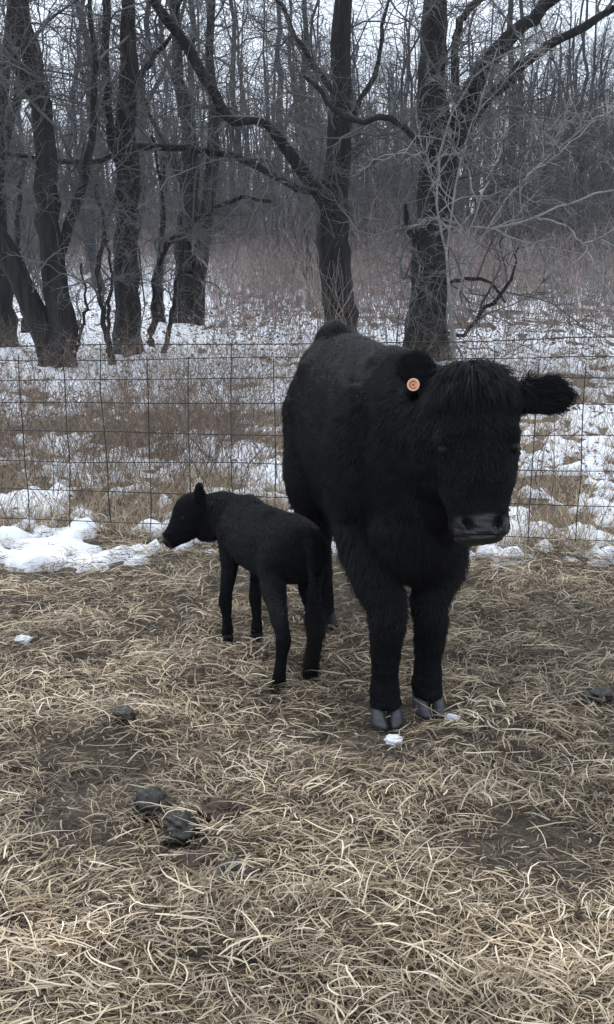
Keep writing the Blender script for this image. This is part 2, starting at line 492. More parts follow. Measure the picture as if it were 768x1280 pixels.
# ---- cow
def build_cow():
    rng = np.random.default_rng(5)
    O = np.array([0.235, 4.45, 0.0]); fwd = norm(np.array([0.21, -1.05]))
    root = place_root('cow', O, fwd, label='black shaggy cow with orange ear tag facing out from the wire fence', cat='cow')
    X, Yv, Z = np.eye(3)
    parts = []
    sec = [(-0.76, 0.96, 0.05, 0.08), (-0.72, 0.96, 0.13, 0.17), (-0.62, 0.93, 0.195, 0.24), (-0.45, 0.885, 0.225, 0.30), (-0.2, 0.835, 0.25, 0.345),
           (0.05, 0.81, 0.258, 0.365), (0.28, 0.815, 0.255, 0.37), (0.45, 0.83, 0.235, 0.36), (0.6, 0.84, 0.21, 0.31), (0.70, 0.83, 0.16, 0.23), (0.755, 0.82, 0.09, 0.13)]
    S = smooth_path(sec, 40)
    parts.append(loft([((r[0], 0.02, r[1]), Yv, Z, max(r[2], .01), max(r[3], .01)) for r in S], 40))
    # withers, rump and tail head, hips, shoulders, brisket
    parts.append(ellipsoid((0.36, 0, 1.10), (0.26, 0.10, 0.115)))
    parts.append(ellipsoid((-0.60, 0.0, 1.13), (0.15, 0.075, 0.10)))
    for s in (-1, 1):
        parts.append(ellipsoid((-0.40, s * 0.12, 1.03), (0.14, 0.07, 0.08)))
        parts.append(ellipsoid((0.46, s * 0.165, 0.84), (0.17, 0.105, 0.27)))
        parts.append(ellipsoid((-0.50, s * 0.13, 0.80), (0.20, 0.10, 0.25)))
    parts.append(ellipsoid((0.64, 0.0, 0.66), (0.15, 0.15, 0.20)))
    parts.append(ellipsoid((0.70, 0.03, 0.80), (0.12, 0.13, 0.22)))
    # fore legs
    hoofs = []
    for (hx, hy, s) in ((G(483, 905), -1, 0), (G(536, 892), 1, 0)):
        p = to_local(hx, O, fwd); x0, y0, sd = p[0], p[1], hy
        rows = [(0.44, sd * 0.17, 0.86, 0.10, 0.15), (0.45, sd * 0.155, 0.66, 0.095, 0.13), (x0 * .5 + 0.24, sd * 0.12 * .5 + y0 * .5 + sd * .02, 0.52, 0.08, 0.095),
                (x0 - 0.02, y0, 0.40, 0.064, 0.068), (x0 - 0.005, y0, 0.33, 0.060, 0.062), (x0 - 0.02, y0, 0.25, 0.052, 0.052),
                (x0 - 0.03, y0, 0.17, 0.047, 0.048), (x0 - 0.03, y0, 0.11, 0.053, 0.056), (x0 - 0.02, y0, 0.075, 0.051, 0.052), (x0 - 0.012, y0, 0.048, 0.05, 0.05)]
        parts.append(limb(rows, 34)); hoofs.append((x0, y0))
    # hind legs
    hr = to_local(G(405, 784), O, fwd)
    for (hx, hy, sd) in ((hr[0], hr[1], -1), (-0.54, 0.17, 1)):
        rows = [(-0.52, sd * 0.13, 0.90, 0.10, 0.18), (-0.46, sd * 0.14, 0.70, 0.10, 0.16), (hx * .4 - 0.28, sd * 0.16, 0.56, 0.085, 0.12),
                (hx - 0.08, hy * .7 + sd * .04, 0.44, 0.058, 0.078), (hx - 0.09, hy, 0.37, 0.05, 0.066), (hx - 0.06, hy, 0.26, 0.043, 0.047),
                (hx - 0.03, hy, 0.17, 0.043, 0.045), (hx - 0.03, hy, 0.11, 0.05, 0.054), (hx - 0.015, hy, 0.05, 0.048, 0.048)]
        parts.append(limb(rows, 34)); hoofs.append((hx, hy))
    # tail hanging behind
    parts.append(limb([(-0.66, 0, 1.15, 0.04, 0.04), (-0.77, 0.01, 1.08, 0.035, 0.035), (-0.80, 0.02, 0.9, 0.024, 0.024), (-0.79, 0.03, 0.7, 0.021, 0.021), (-0.78, 0.03, 0.52, 0.04, 0.04), (-0.78, 0.03, 0.34, 0.03, 0.03), (-0.78, 0.03, 0.26, 0.006, 0.006)], 24))
    # head frame
    HY = 3.58
    poll_w = W(592, 474, HY + 0.06)
    nose_w = W(602, 672, HY - 0.10)
    P0 = to_local(poll_w, O, fwd); P1 = to_local(nose_w, O, fwd)
    ax = norm(P1 - P0)
    face = vec_local(np.array([0.04, -1.0, 0.0]), fwd); face = norm(face - ax * face.dot(ax))
    lat = np.cross(ax, face)
    if lat[1] < 0: lat = -lat
    HL = np.linalg.norm(P1 - P0)
    def H(t, off, l): return P0 + ax * (t * HL) + face * off + lat * l
    hr_rows = [(-0.07, -0.06, 0.055, 0.05), (-0.03, -0.05, 0.095, 0.085), (0.06, -0.05, 0.122, 0.115), (0.18, -0.055, 0.140, 0.138), (0.32, -0.06, 0.146, 0.148), (0.45, -0.058, 0.140, 0.142),
               (0.58, -0.05, 0.127, 0.126), (0.72, -0.038, 0.107, 0.104), (0.84, -0.028, 0.091, 0.088), (0.94, -0.022, 0.091, 0.078), (1.01, -0.022, 0.078, 0.064), (1.045, -0.024, 0.045, 0.04)]
    HS = smooth_path(hr_rows, 34)
    parts.append(loft([(H(r[0], r[1], 0), lat, face, max(r[2], .01), max(r[3], .01)) for r in HS], 28))
    # brows, cheeks, poll tuft
    for s in (-1, 1):
        parts.append(ellipsoid(H(0.38, 0.030, s * 0.092), (0.035, 0.04, 0.045), 14, 10))
        parts.append(ellipsoid(H(0.42, -0.10, s * 0.085), (0.07, 0.05, 0.10), 14, 10))
    parts.append(ellipsoid(H(-0.02, -0.03, 0), (0.075, 0.095, 0.05), 16, 10))
    # neck
    nb = H(0.12, -0.16, -0.01)
    rows = [(0.30, 0, 0.93, 0.17, 0.26), (0.50, 0.01, 0.93, 0.175, 0.26), (0.66, 0.035, 0.95, 0.155, 0.235), (0.76, 0.06, 0.98, 0.14, 0.205), (nb[0], nb[1], nb[2] - 0.02, 0.125, 0.17), (nb[0] + 0.07, nb[1] + .01, nb[2] - .01, 0.09, 0.12)]
    parts.append(limb(rows, 24, (0, 1, 0), 28))
    # ears: leaf shapes, cupped forwards
    def ear(base, tip, width, thick, spread):
        d = tip - base; Lr = np.linalg.norm(d); d = d / Lr
        sp = norm(spread - d * spread.dot(d)); th = np.cross(d, sp)
        rr = []
        for t in np.linspace(0, 1, 14):
            w = width * (0.42 + 1.0 * t) if t < 0.45 else width * (0.87 + 0.13 * math.sin((t - .45) / .3 * 1.57) if t < 0.75 else max(0.04, math.cos((t - .75) / .25 * 1.5) ** .6))
            rr.append((base + d * Lr * t + sp * (-0.012 * math.sin(t * 3.1)), sp, th, max(w, .006), thick * (1.4 - 0.7 * t)))
        return loft(rr, 18), d, sp, th
    down = np.array([0, 0, -1.0])
    eL_base, eL_tip = H(0.15, -0.07, 0.09), to_local(W(719, 493, HY + 0.05), O, fwd)
    e, *_ = ear(eL_base, eL_tip, 0.066, 0.017, down); parts.append(e)
    eR_base = H(0.10, -0.08, -0.10); eR_tip = to_local(W(504, 444, HY + 0.16), O, fwd)
    e, ed, esp, eth = ear(eR_base, eR_tip, 0.062, 0.016, norm(np.array([0.3, -0.2, -1.0]))); parts.append(e)
    me = fuse(parts, 0.0088, 7)
    V, N = verts_of(me), normals_of(me)
    V = V + N * (noise3(V, 9, 3) * 0.014 + noise3(V, 30, 8) * 0.006)[:, None]
    # eye sockets, nostrils, mouth line, muzzle skin
    hl = V - P0
    t_, f_, l_ = hl @ ax / HL, hl @ face, hl @ lat
    for s in (-1, 1):
        c = H(0.45, 0.050, s * 0.122)
        d2 = np.linalg.norm(V - c, axis=1)
        V -= N * (np.exp(-(d2 / 0.022) ** 2) * 0.008)[:, None]
        q = (np.abs(l_) - 0.044 - (0.915 - t_) * 0.22)
        w = np.exp(-((t_ - 0.915) / 0.036) ** 2 - (q / 0.0105) ** 2) * (f_ > 0.0) * (l_ * s > 0)
        rim = np.exp(-((t_ - 0.90) / 0.05) ** 2 - ((q - .018) / 0.012) ** 2) * (f_ > 0.0) * (l_ * s > 0)
        V += N * (rim * 0.007)[:, None] - face * (w * 0.034)[:, None]
    w = np.exp(-((t_ - 1.0) / 0.012) ** 2) * (f_ > -0.06) * (t_ > 0.5)
    V -= N * (w * 0.006)[:, None]
    set_verts(me, V)
    body = link('body', me, M_HIDE, root)
    nv = verts_of(me) - P0; tt, ff, ll = nv @ ax / HL, nv @ face, nv @ lat
    nose_attr(me, np.clip((tt - 0.845 - 1.1 * np.abs(ll) ** 1.5) / .03, 0, 1) * np.clip((0.088 - np.abs(ll)) / .012, 0, 1) * np.clip((ff + .03) / .02, 0, 1) * (tt < 1.2))
    # eyes
    for s in (-1, 1):
        v, f = ellipsoid((0, 0, 0), (0.019, 0.019, 0.019), 16, 12)
        em = bpy.data.meshes.new('eye'); em.from_pydata(v.tolist(), [], f); em.shade_smooth()
        eo = link('eye', em, M_EYE, root); eo.location = H(0.45, 0.027, s * 0.104)
    # hooves
    hm = hoof_mesh('hoof', 0.115, 0.062, 0.115); hm.materials.append(M_HOOF)
    hd_ = hm.copy(); hd_.materials.clear(); hd_.materials.append(M_HOOFDARK)
    for i, (x, y) in enumerate(hoofs):
        o = link('hoof', hm if i < 2 else hd_, None, root); o.location = (x, y, 0.012); o.rotation_euler = (0, 0, (-1 if y < 0 else 1) * 0.06)
    # ear tag
    tp = to_local(W(517, 481, HY + 0.09), O, fwd)
    cdir = vec_local(norm(np.array([0, 0, CAM_H]) - W(517, 481, HY + 0.09)), fwd)
    cdir = norm(cdir + np.array([0, -0.2, 0.05]))
    q = Vector(cdir).to_track_quat('Z', 'Y')
    def disc(name, prof, mat, par, seg=28):
        rr = [((0, 0, z), (1, 0, 0), (0, 1, 0), r, r) for r, z in prof]
        v, f = loft(rr, seg); m = bpy.data.meshes.new(name); m.from_pydata(v.tolist(), [], f); m.shade_smooth()
        return link(name, m, mat, par)
    tag = disc('ear_tag', [(0.017, -0.006), (0.0195, -0.004), (0.0198, 0.0), (0.0185, 0.002), (0.0165, 0.0012), (0.002, 0.0010)], M_TAG, root)
    tag['label'] = 'round orange button tag in the ear'
    tag.location = tp; tag.rotation_mode = 'QUATERNION'; tag.rotation_quaternion = q
    disc('stud', [(0.0034, 0.0), (0.0034, 0.0026), (0.002, 0.0034), (0.0004, 0.0035)], M_TAGINK, tag, 16)
    a = np.linspace(math.radians(50), math.radians(330), 22)
    Pt = np.stack([np.cos(a) * 0.0105, np.sin(a) * 0.0105, np.full(22, 0.0016)], 1)[None]
    v, qd = tubes(Pt, np.full((1, 22), 0.0014), 6); link('raised_ring', mk_mesh('raised_ring', v, [qd]), M_TAGINK, tag)
    a = np.linspace(0, 2 * math.pi, 30)
    Pt = np.stack([np.cos(a) * 0.0175, np.sin(a) * 0.0175, np.full(30, 0.0016)], 1)[None]
    v, qd = tubes(Pt, np.full((1, 30), 0.002), 6); link('rim', mk_mesh('rim', v, [qd]), M_TAGPALE, tag)
    # coat
    n = 190000
    P, N = sample_surface(me, n, rng)
    q = P - P0; tt, ff, ll = q @ ax / HL, q @ face, q @ lat
    head = (np.abs(ll) < 0.17) & (tt > -0.15) & (tt < 1.1) & (ff > -0.2) & (P[:, 0] > 0.8)
    L = np.full(n, 0.024)
    D = np.tile(np.array([-0.55, 0, -0.8]), (n, 1))
    D[:, 1] += np.sign(P[:, 1]) * 0.12
    top = (N[:, 2] > 0.6) & ~head
    D[top] = np.array([-1, 0, -0.2]); 
    neck = (P[:, 0] > 0.45) & (P[:, 2] > 0.6) & ~head
    D[neck] = np.array([-0.45, 0, -1.0]); L[neck] = 0.034
    brisk = (P[:, 0] > 0.48) & (P[:, 2] < 0.72) & (P[:, 2] > 0.44) & ~head
    D[brisk] = np.array([0.1, 0, -1.0]); L[brisk] = 0.045
    leg = (P[:, 2] < 0.46) & ~head
    D[leg] = np.array([-0.1, 0, -1.0]); L[leg] = 0.010 + 0.018 * np.clip((P[leg, 2] - 0.15) / 0.3, 0, 1)
    belly = (N[:, 2] < -0.4) & (P[:, 2] > 0.4) & ~head; L[belly] = 0.04
    L[P[:, 2] < 0.075] = 0.012
    D[head] = ax + lat * np.sign(ll[head])[:, None] * 0.35
    L[head] = np.interp(tt[head], [0, 0.3, 0.6, 0.8, 0.88], [0.028, 0.02, 0.017, 0.011, 0.005])
    cheek = head & (ff < -0.05); L[cheek] = np.maximum(L[cheek], 0.028 * np.clip(1.2 - tt[cheek], 0.2, 1))
    for (b, t) in ((eL_base, eL_tip), (eR_base, eR_tip)):
        d = t - b; Ln = np.linalg.norm(d); d = d / Ln
        s = (P - b) @ d / Ln; rr = np.linalg.norm(P - b - ((P - b) @ d)[:, None] * d, axis=1)
        er = (s > 0.3) & (s < 1.15) & (rr < 0.085)
        D[er] = d * 0.8 + np.array([0, 0, -0.35]); L[er] = 0.026
    keep = ~(head & (tt > 0.87) & (ff > -0.02)) & (np.linalg.norm(P - tp, axis=1) > 0.03)
    for s in (-1, 1): keep &= np.linalg.norm(P - H(0.45, 0.05, s * 0.12), axis=1) > 0.017
    keep &= P[:, 2] > 0.045
    L = L * (0.7 + 0.6 * rng.random(n))
    hair('coat_hair', root, P[keep], N[keep], D[keep], L[keep], 0.0010, rng)
    # forelock combed down over the brow, in locks
    cand = np.where(head & (tt < 0.10) & (ff > -0.17))[0]
    idx = rng.choice(cand, 5200)
    Pf, Nf = P[idx] + rng.normal(0, 0.003, (5200, 3)), N[idx]
    lf = ll[idx]
    lock = np.sin(lf * 190) * 0.5
    Df = ax * 0.9 + face * 0.45 + lat * (np.sign(lf) * 0.15 + lf * 2.2 + lock * 0.25)[:, None]
    hair('forelock', root, Pf, Nf, Df, 0.04 + 0.04 * rng.random(5200), 0.0011, rng, 6, 0.2)
    return root
build_cow()

# ---- calf
def build_calf():
    rng = np.random.default_rng(8)
    O = np.array([-0.15, 4.43, 0.0]); fwd = norm(np.array([-0.21, 0.42]))
    root = place_root('calf', O, fwd, label='small black newborn calf standing beside the larger animal, head turned sideways', cat='calf')
    X, Yv, Z = np.eye(3)
    L_ = lambda px, py, Y: to_local(W(px, py, Y), O, fwd)
    parts = []
    sec = [(-0.335, 0.475, 0.03, 0.05), (-0.315, 0.475, 0.075, 0.09), (-0.25, 0.465, 0.112, 0.122), (-0.15, 0.455, 0.122, 0.132), (0.0, 0.44, 0.122, 0.132),
           (0.13, 0.437, 0.115, 0.132), (0.24, 0.445, 0.098, 0.12), (0.30, 0.45, 0.07, 0.085), (0.33, 0.45, 0.03, 0.04)]
    parts.append(loft([((r[0], 0, r[1]), Yv, Z, max(r[2], .01), max(r[3], .01)) for r in smooth_path(sec, 30)], 30))
    parts.append(ellipsoid((-0.22, 0, 0.55), (0.12, 0.06, 0.045)))
    parts.append(ellipsoid((0.17, 0, 0.535), (0.10, 0.05, 0.05)))
    hoofs = []
    for (hp, sd) in ((G(283, 806), 1), (G(320, 803), -1)):
        p = to_local(hp, O, fwd); x0, y0 = p[0], p[1]
        rows = [(0.19, sd * 0.07, 0.46, 0.05, 0.08), (0.20, sd * 0.068, 0.37, 0.044, 0.058), (x0 * .5 + .1, sd * .03 + y0 * .5, 0.29, 0.033, 0.038), (x0 - .005, y0, 0.215, 0.026, 0.028), (x0, y0, 0.18, 0.026, 0.028),
                (x0 - .012, y0, 0.12, 0.0195, 0.021), (x0 - .014, y0, 0.075, 0.023, 0.025), (x0 - .005, y0, 0.04, 0.025, 0.026)]
        parts.append(limb(rows, 28, seg=16)); hoofs.append((x0, y0))
    for (hp, sd) in ((G(347, 866), 1), (G(388, 848), -1)):
        p = to_local(hp, O, fwd); x0, y0 = p[0], p[1]
        rows = [(-0.22, sd * 0.07, 0.49, 0.055, 0.10), (-0.21, sd * 0.074, 0.39, 0.052, 0.082), (x0 * .5 - .09, sd * .045 + y0 * .4, 0.315, 0.036, 0.055), (x0 - .045, y0, 0.245, 0.026, 0.038), (x0 - .05, y0, 0.205, 0.026, 0.034),
                (x0 - .035, y0, 0.14, 0.0195, 0.023), (x0 - .02, y0, 0.08, 0.0235, 0.026), (x0 - .005, y0, 0.04, 0.0255, 0.027)]
        parts.append(limb(rows, 28, seg=16)); hoofs.append((x0, y0))
    # tail
    parts.append(limb([(-0.29, 0, 0.55, 0.018, 0.018), (-0.345, 0, 0.52, 0.015, 0.015), (-0.36, -.005, 0.43, 0.011, 0.011), (-0.355, -.01, 0.32, 0.012, 0.012), (-0.35, -.01, 0.23, 0.012, 0.012), (-0.35, -.01, 0.19, 0.004, 0.004)], 18, seg=12))
    # head in profile
    HY = 4.74
    pw, nw = W(241, 642, HY), W(212, 671, HY - 0.03)
    P0, P1 = to_local(pw, O, fwd), to_local(nw, O, fwd)
    ax = norm(P1 - P0); HL = np.linalg.norm(P1 - P0)
    side = vec_local(np.array([0.1, -1.0, 0.0]), fwd); side = norm(side - ax * side.dot(ax))
    brow = np.cross(ax, side)
    if brow[2] < 0: brow = -brow
    def H(t, b, l): return P0 + ax * (t * HL) + brow * b + side * l
    rows = [(-0.62, -0.01, 0.03, 0.035), (-0.42, -0.004, 0.055, 0.07), (-0.1, -0.002, 0.066, 0.086), (0.2, -0.006, 0.064, 0.082), (0.5, -0.012, 0.053, 0.068), (0.75, -0.014, 0.045, 0.054), (0.95, -0.012, 0.042, 0.044), (1.12, -0.012, 0.039, 0.038), (1.24, -0.013, 0.022, 0.02)]
    parts.append(loft([(H(r[0], r[1], 0), side, brow, max(r[2], .006), max(r[3], .006)) for r in smooth_path(rows, 26)], 22))
    nb = L_(252, 652, 4.76)
    parts.append(limb([(0.12, 0, 0.465, 0.08, 0.115), (0.24, 0.01, 0.465, 0.075, 0.108), (0.5 * (0.28 + nb[0]), nb[1] * .5, 0.47, 0.066, 0.098), (nb[0], nb[1], nb[2], 0.058, 0.086), (nb[0] + .02, nb[1] + .02, nb[2], 0.03, 0.045)], 20))
    def leaf(base, tip, w, th, spread):
        d = tip - base; Ln = np.linalg.norm(d); d = d / Ln; sp = norm(spread - d * spread.dot(d)); tv = np.cross(d, sp)
        return loft([(base + d * Ln * t, sp, tv, max(.004, w * (math.sin(min(1, .25 + t * .9) * 2.5))), th) for t in np.linspace(0, 1, 10)], 14)
    e1b, e1t = L_(250, 628, HY - 0.04), L_(249, 604, HY - 0.07)
    parts.append(leaf(e1b, e1t, 0.026, 0.009, norm(np.array([0.4, 0.8, 0.1]))))
    e2b, e2t = L_(248, 634, HY + 0.05), L_(258, 628, HY + 0.15)
    parts.append(leaf(e2b, e2t, 0.026, 0.009, np.array([0, 0, -1.0])))
    me = fuse(parts, 0.0065, 4)
    V, N = verts_of(me), normals_of(me)
    V = V + N * (noise3(V, 18, 3) * 0.006)[:, None]
    for s in (-1, 1):
        d2 = np.linalg.norm(V - H(0.3, 0.02, s * 0.064), axis=1); V -= N * (np.exp(-(d2 / 0.012) ** 2) * 0.004)[:, None]
    set_verts(me, V)
    link('body', me, M_HIDE, root)
    nv = verts_of(me); nose_attr(me, np.clip(((nv - P0) @ ax / HL - 1.1) / .04, 0, 1) * (np.linalg.norm(nv - P1, axis=1) < .08))
    for s in (-1, 1):
        v, f = ellipsoid((0, 0, 0), (0.012, 0.012, 0.012), 14, 10)
        em = bpy.data.meshes.new('eye'); em.from_pydata(v.tolist(), [], f); em.shade_smooth()
        eo = link('eye', em, M_EYE, root); eo.location = H(0.3, 0.02, s * 0.049)
    hm = hoof_mesh('hoof', 0.054, 0.036, 0.060); hm.materials.append(M_HOOFDARK)
    for (x, y) in hoofs:
        o = link('hoof', hm, None, root); o.location = (x, y, 0.008)
    n = 110000
    P, N = sample_surface(me, n, rng)
    D = np.tile(np.array([-0.6, 0, -0.8]), (n, 1)); L = np.full(n, 0.016)
    top = N[:, 2] > 0.6; D[top] = (-1, 0, -.2)
    leg = P[:, 2] < 0.3; D[leg] = (-.1, 0, -1); L[leg] = 0.008
    hd = np.linalg.norm(P - H(0.3, 0, 0), axis=1) < 0.12; D[hd] = -ax; L[hd] = 0.009
    tail = (P[:, 0] < -0.335) & (P[:, 2] < 0.3) & (np.abs(P[:, 1]) < .028); L[tail] = 0.04
    keep = (P[:, 2] > 0.03) & ~(((P - P0) @ ax / HL > 1.05) & hd)
    hair('coat_hair', root, P[keep], N[keep], D[keep], (L * (0.6 + 0.8 * rng.random(n)))[keep], 0.0009, rng)
build_calf()

# ------------------------------------------------------------------ fence
def build_fence():
    rng = np.random.default_rng(12)
    root = link('wire_fence', None, label='rusty woven wire fence stretched across behind the two animals', cat='fence')
    root.location = (FL[0], FL[1], 0)
    ang = math.atan2(FDIR[1], FDIR[0]); root.rotation_euler = (0, 0, ang)
    def hts(px, rows):
        P = []
        for r in rows:
            # intersect with the fence's upright plane
            p = W(px, r, 1.0) - np.array([0, 0, CAM_H])
            nrm = np.array([-FDIR[1], FDIR[0], 0]); k = (FL - np.array([0, 0, CAM_H])).dot(nrm) / p.dot(nrm)
            q = np.array([0, 0, CAM_H]) + p * k
            P.append(((q - FL)[:2].dot(FDIR[:2]), q[2]))
        return P
    A = hts(100, [430, 449, 475, 502, 539, 577, 613, 650, 668]); B = hts(650, [424, 446, 473, 504, 546, 588, 629, 671, 688])
    s0, s1 = -6.0, 7.0
    s = np.linspace(s0, s1, 90)
    for i in range(len(A)):
        z = A[i][1] + (B[i][1] - A[i][1]) * np.clip((s - A[i][0]) / (B[i][0] - A[i][0]), -.3, 1.3)
        z = np.maximum(z, 0.03)
        z = z + (noise2(s, s * 0 + i, 1.1, 40 + i) - 0.5) * 0.022 + (noise2(s, s * 0 + i, 4.0, 60 + i) - 0.5) * 0.006
        y = (noise2(s, s * 0 + i * 2.2, 0.8, 80) - 0.5) * 0.05
        P = np.stack([s, y, z], -1)[None]
        v, q = tubes(P, np.full((1, len(s)), 0.0026 if 0 < i < 8 else 0.0030), 6)
        link('line_wire', mk_mesh('line_wire', v, [q]), M_WIRE, root)
    x26 = hts(26, [449])[0][0]; x731 = hts(731, [449])[0][0]
    nst = 13; step = (x731 - x26) / nst
    j0, j1 = int((s0 - x26) / step), int((s1 - x26) / step)
    for j in range(j0, j1 + 1):
        sx = x26 + j * step + rng.normal(0, 0.008)
        ztop = A[1][1] + 0.02 if (j + 40) % 3 else A[0][1] + 0.012
        z = np.linspace(0.0, ztop, 16)
        lean = rng.normal(-0.005, 0.012)
        P = np.stack([sx + lean * z + (noise2(z, z * 0 + j, 5, 90) - .5) * 0.014, (noise2(z, z * 0 + j, 3, 95) - .5) * 0.03, z], -1)[None]
        v, q = tubes(P, np.full((1, 16), 0.0029 if rng.random() < .7 else 0.0038), 6)
        link('stay_wire', mk_mesh('stay_wire', v, [q]), M_WIRE, root)
build_fence()

# ------------------------------------------------------------------ trees
def grow(P, R, m, rng, lrange, arange, k, tmin=0.2, tmax=0.98, up=0.15, wig=0.22, rr=0.62, rmin=0.002, droop=0.0, absolute=None, tpow=1.0):
    """children of every centre line"""
    n, kk, _ = P.shape
    N = n * m
    par = np.repeat(np.arange(n), m)
    t = tmin + (tmax - tmin) * rng.random(N) ** tpow
    f = t * (kk - 1); i = np.clip(np.floor(f).astype(int), 0, kk - 2); w = (f - i)[:, None]
    base = P[par, i] * (1 - w) + P[par, i + 1] * w
    tan = norm(P[par, i + 1] - P[par, i])
    r0 = (R[par, i] * (1 - w[:, 0]) + R[par, i + 1] * w[:, 0]) * rr * (0.6 + 0.5 * rng.random(N))
    r0 = np.maximum(r0, rmin)
    plen = np.linalg.norm(np.diff(P, axis=1), axis=2).sum(1)[par]
    if absolute is None: L = plen * rng.uniform(*lrange, N) * (1.1 - 0.5 * t)
    else: L = rng.uniform(*absolute, N) * (1.15 - 0.6 * t)
    a = rng.uniform(*arange, N)[:, None]
    perp = rng.normal(size=(N, 3)); perp = norm(perp - tan * (perp * tan).sum(1, keepdims=True))
    d = norm(tan * np.cos(a) + perp * np.sin(a) + np.array([0, 0, up]))
    out = np.empty((N, k, 3)); out[:, 0] = base
    st = (L / (k - 1))[:, None]
    drift = rng.normal(0, wig * 0.5, (N, 3))
    for j in range(1, k):
        out[:, j] = out[:, j - 1] + d * st
        d = norm(d + rng.normal(0, wig, (N, 3)) + drift + np.array([0, 0, up * 0.5 - droop]))
    rad = np.maximum(r0[:, None] * np.linspace(1, 0.22, k)[None, :], rmin * .5)
    return out, rad

def pxlimb(pts, Y, k, rng=None, jit=0.0):
    """pts: px, py, width_px[, depth shift]"""
    rows = [(*W(p[0], p[1], Y + (p[3] if len(p) > 3 else 0)), p[2] / 2 / FPX * Y) for p in pts]
    R = smooth_path(rows, k)
    if rng is not None: R[1:-1, :3] += rng.normal(0, jit, (k - 2, 3))
    return R[:, :3], np.maximum(R[:, 3], 0.003)

def flare(P, R, amt=0.5):
    R = R.copy(); z = P[:, 2] - P[0, 2]
    return R * (1 + amt * np.exp(-np.maximum(z, 0) / 0.25))

def finish_tree(name, limbs, twig_sets, label, group=None, cat='tree', bark=M_BARK, twig=M_TWIG):
    P0 = limbs[0][0][0]
    base = np.array([P0[0], P0[1], gz(P0[0], P0[1])])
    root = link(name, None, label=label, cat=cat, group=group); root.location = base
    g = Geo()
    for (P, R) in limbs:
        v, q = tubes(P[None] - base, R[None], 14 if R[0] > 0.05 else 7)
        c = v - np.repeat((P - base), len(v) // len(P), 0)
        v = v + c * (noise3(v * np.array([1, 1, .35]), 16, 5)[:, None] * 0.5)
        g.add(v, q)
    link('trunk', g.mesh('trunk'), bark, root)
    g = Geo()
    for (P, R, s) in twig_sets:
        v, q = tubes(P - base, R, s); g.add(v, q)
    link('crown', g.mesh('crown'), twig, root)
    return root

def in_frame(P, R):
    m = P.mean(1)
    px = 384 + m[:, 0] / m[:, 1] * FPX; py = HORIZON - (m[:, 2] - CAM_H) / m[:, 1] * FPX
    k = (px > -260) & (px < 1030) & (py > -130)
    return P[k], R[k]

def px_tree(name, label, Y, limb_px, seed, dens=1.0, twiglen=1.0, bark=M_BARK, twig=M_TWIG, tmin=0.3):
    rng = np.random.default_rng(seed)
    limbs, sets = [], []
    for j, pts in enumerate(limb_px):
        k = 26 if j == 0 else 18
        P, R = pxlimb(pts, Y, k, rng, 0.012)
        if j == 0:
            P[0, 2] = gz(P[0, 0], P[0, 1]) - 0.1; R = flare(P, R)
        limbs.append((P, R))
        Ln = np.linalg.norm(np.diff(P, axis=0), axis=1).sum()
        m1 = max(4, int(Ln * 3.2 * dens))
        lo = tmin if j == 0 else 0.12
        A, RA = grow(P[None], np.minimum(R, 0.030)[None], m1, rng, None, (0.5, 1.35), 9, lo, 0.98, 0.08, 0.27, 0.6, 0.009, 0.05, (0.8 * twiglen, 2.9 * twiglen))
        A, RA = in_frame(A, RA)
        B, RB = grow(A, RA, 8, rng, (0.3, 0.7), (0.4, 1.2), 6, 0.12, 0.98, 0.04, 0.30, 0.6, 0.0052, 0.04)
        B, RB = in_frame(B, RB)
        C, RC = grow(B, RB, 5, rng, (0.3, 0.75), (0.4, 1.2), 4, 0.12, 0.98, 0.03, 0.32, 0.65, 0.0036, 0.03)
        sets += [(A, RA, 5), (B, RB, 4), (C, RC, 3)]
        if dens >= 1:
            D_, RD = grow(C, RC, 1, rng, (0.5, 1.0), (0.4, 1.2), 3, 0.2, 0.98, 0.0, 0.3, 0.8, 0.003, 0.04); sets.append((D_, RD, 3))
    return finish_tree(name, limbs, sets, label, bark=bark, twig=twig)

Yof = lambda py: G(384, py)[1]
px_tree('leaning_tree', 'dark leaning tree forked low into two stems, first trunk behind the fence weeds', Yof(462),
        [[(73, 462, 40), (76, 410, 36), (70, 340, 30), (60, 270, 28), (58, 200, 27), (47, 115, 24), (30, 40, 22), (12, -60, 18), (0, -160, 10)],
         [(66, 455, 30), (48, 400, 30), (20, 335, 26), (-12, 280, 22), (-50, 210, 18), (-80, 100, 10)],
         [(70, 330, 14), (95, 260, 12, .2), (112, 190, 9, .3), (118, 90, 7, .4), (110, -20, 5, .5)],
         [(46, 130, 16), (20, 80, 13), (-10, 60, 9)]], 101)
px_tree('straight_tree', 'straight dark trunk standing between the forked leaning tree and the twin trunk', Yof(447),
        [[(160, 447, 34), (159, 390, 31), (157, 320, 30), (160, 240, 29), (160, 160, 24), (163, 80, 20), (160, 0, 17), (158, -120, 10)],
         [(160, 235, 13), (140, 170, 12, -.2), (133, 80, 11, -.3), (133, -20, 9, -.3), (130, -120, 5, -.3)],
         [(160, 130, 9), (185, 80, 7, .3), (215, 40, 5, .5), (230, -20, 4, .5)]], 102)
px_tree('twin_trunk_tree', 'tree with two trunks joined at the base, standing in open snow', Yof(407),
        [[(231, 407, 26), (230, 350, 22), (229, 300, 21), (238, 240, 20), (236, 160, 17), (222, 80, 13), (215, -60, 9)],
         [(246, 409, 20), (248, 350, 19), (254, 300, 18), (262, 240, 16), (268, 150, 13), (262, 60, 10), (270, -60, 7)],
         [(238, 250, 9), (215, 200, 7), (190, 150, 5, .3), (170, 90, 4, .5)]], 103)
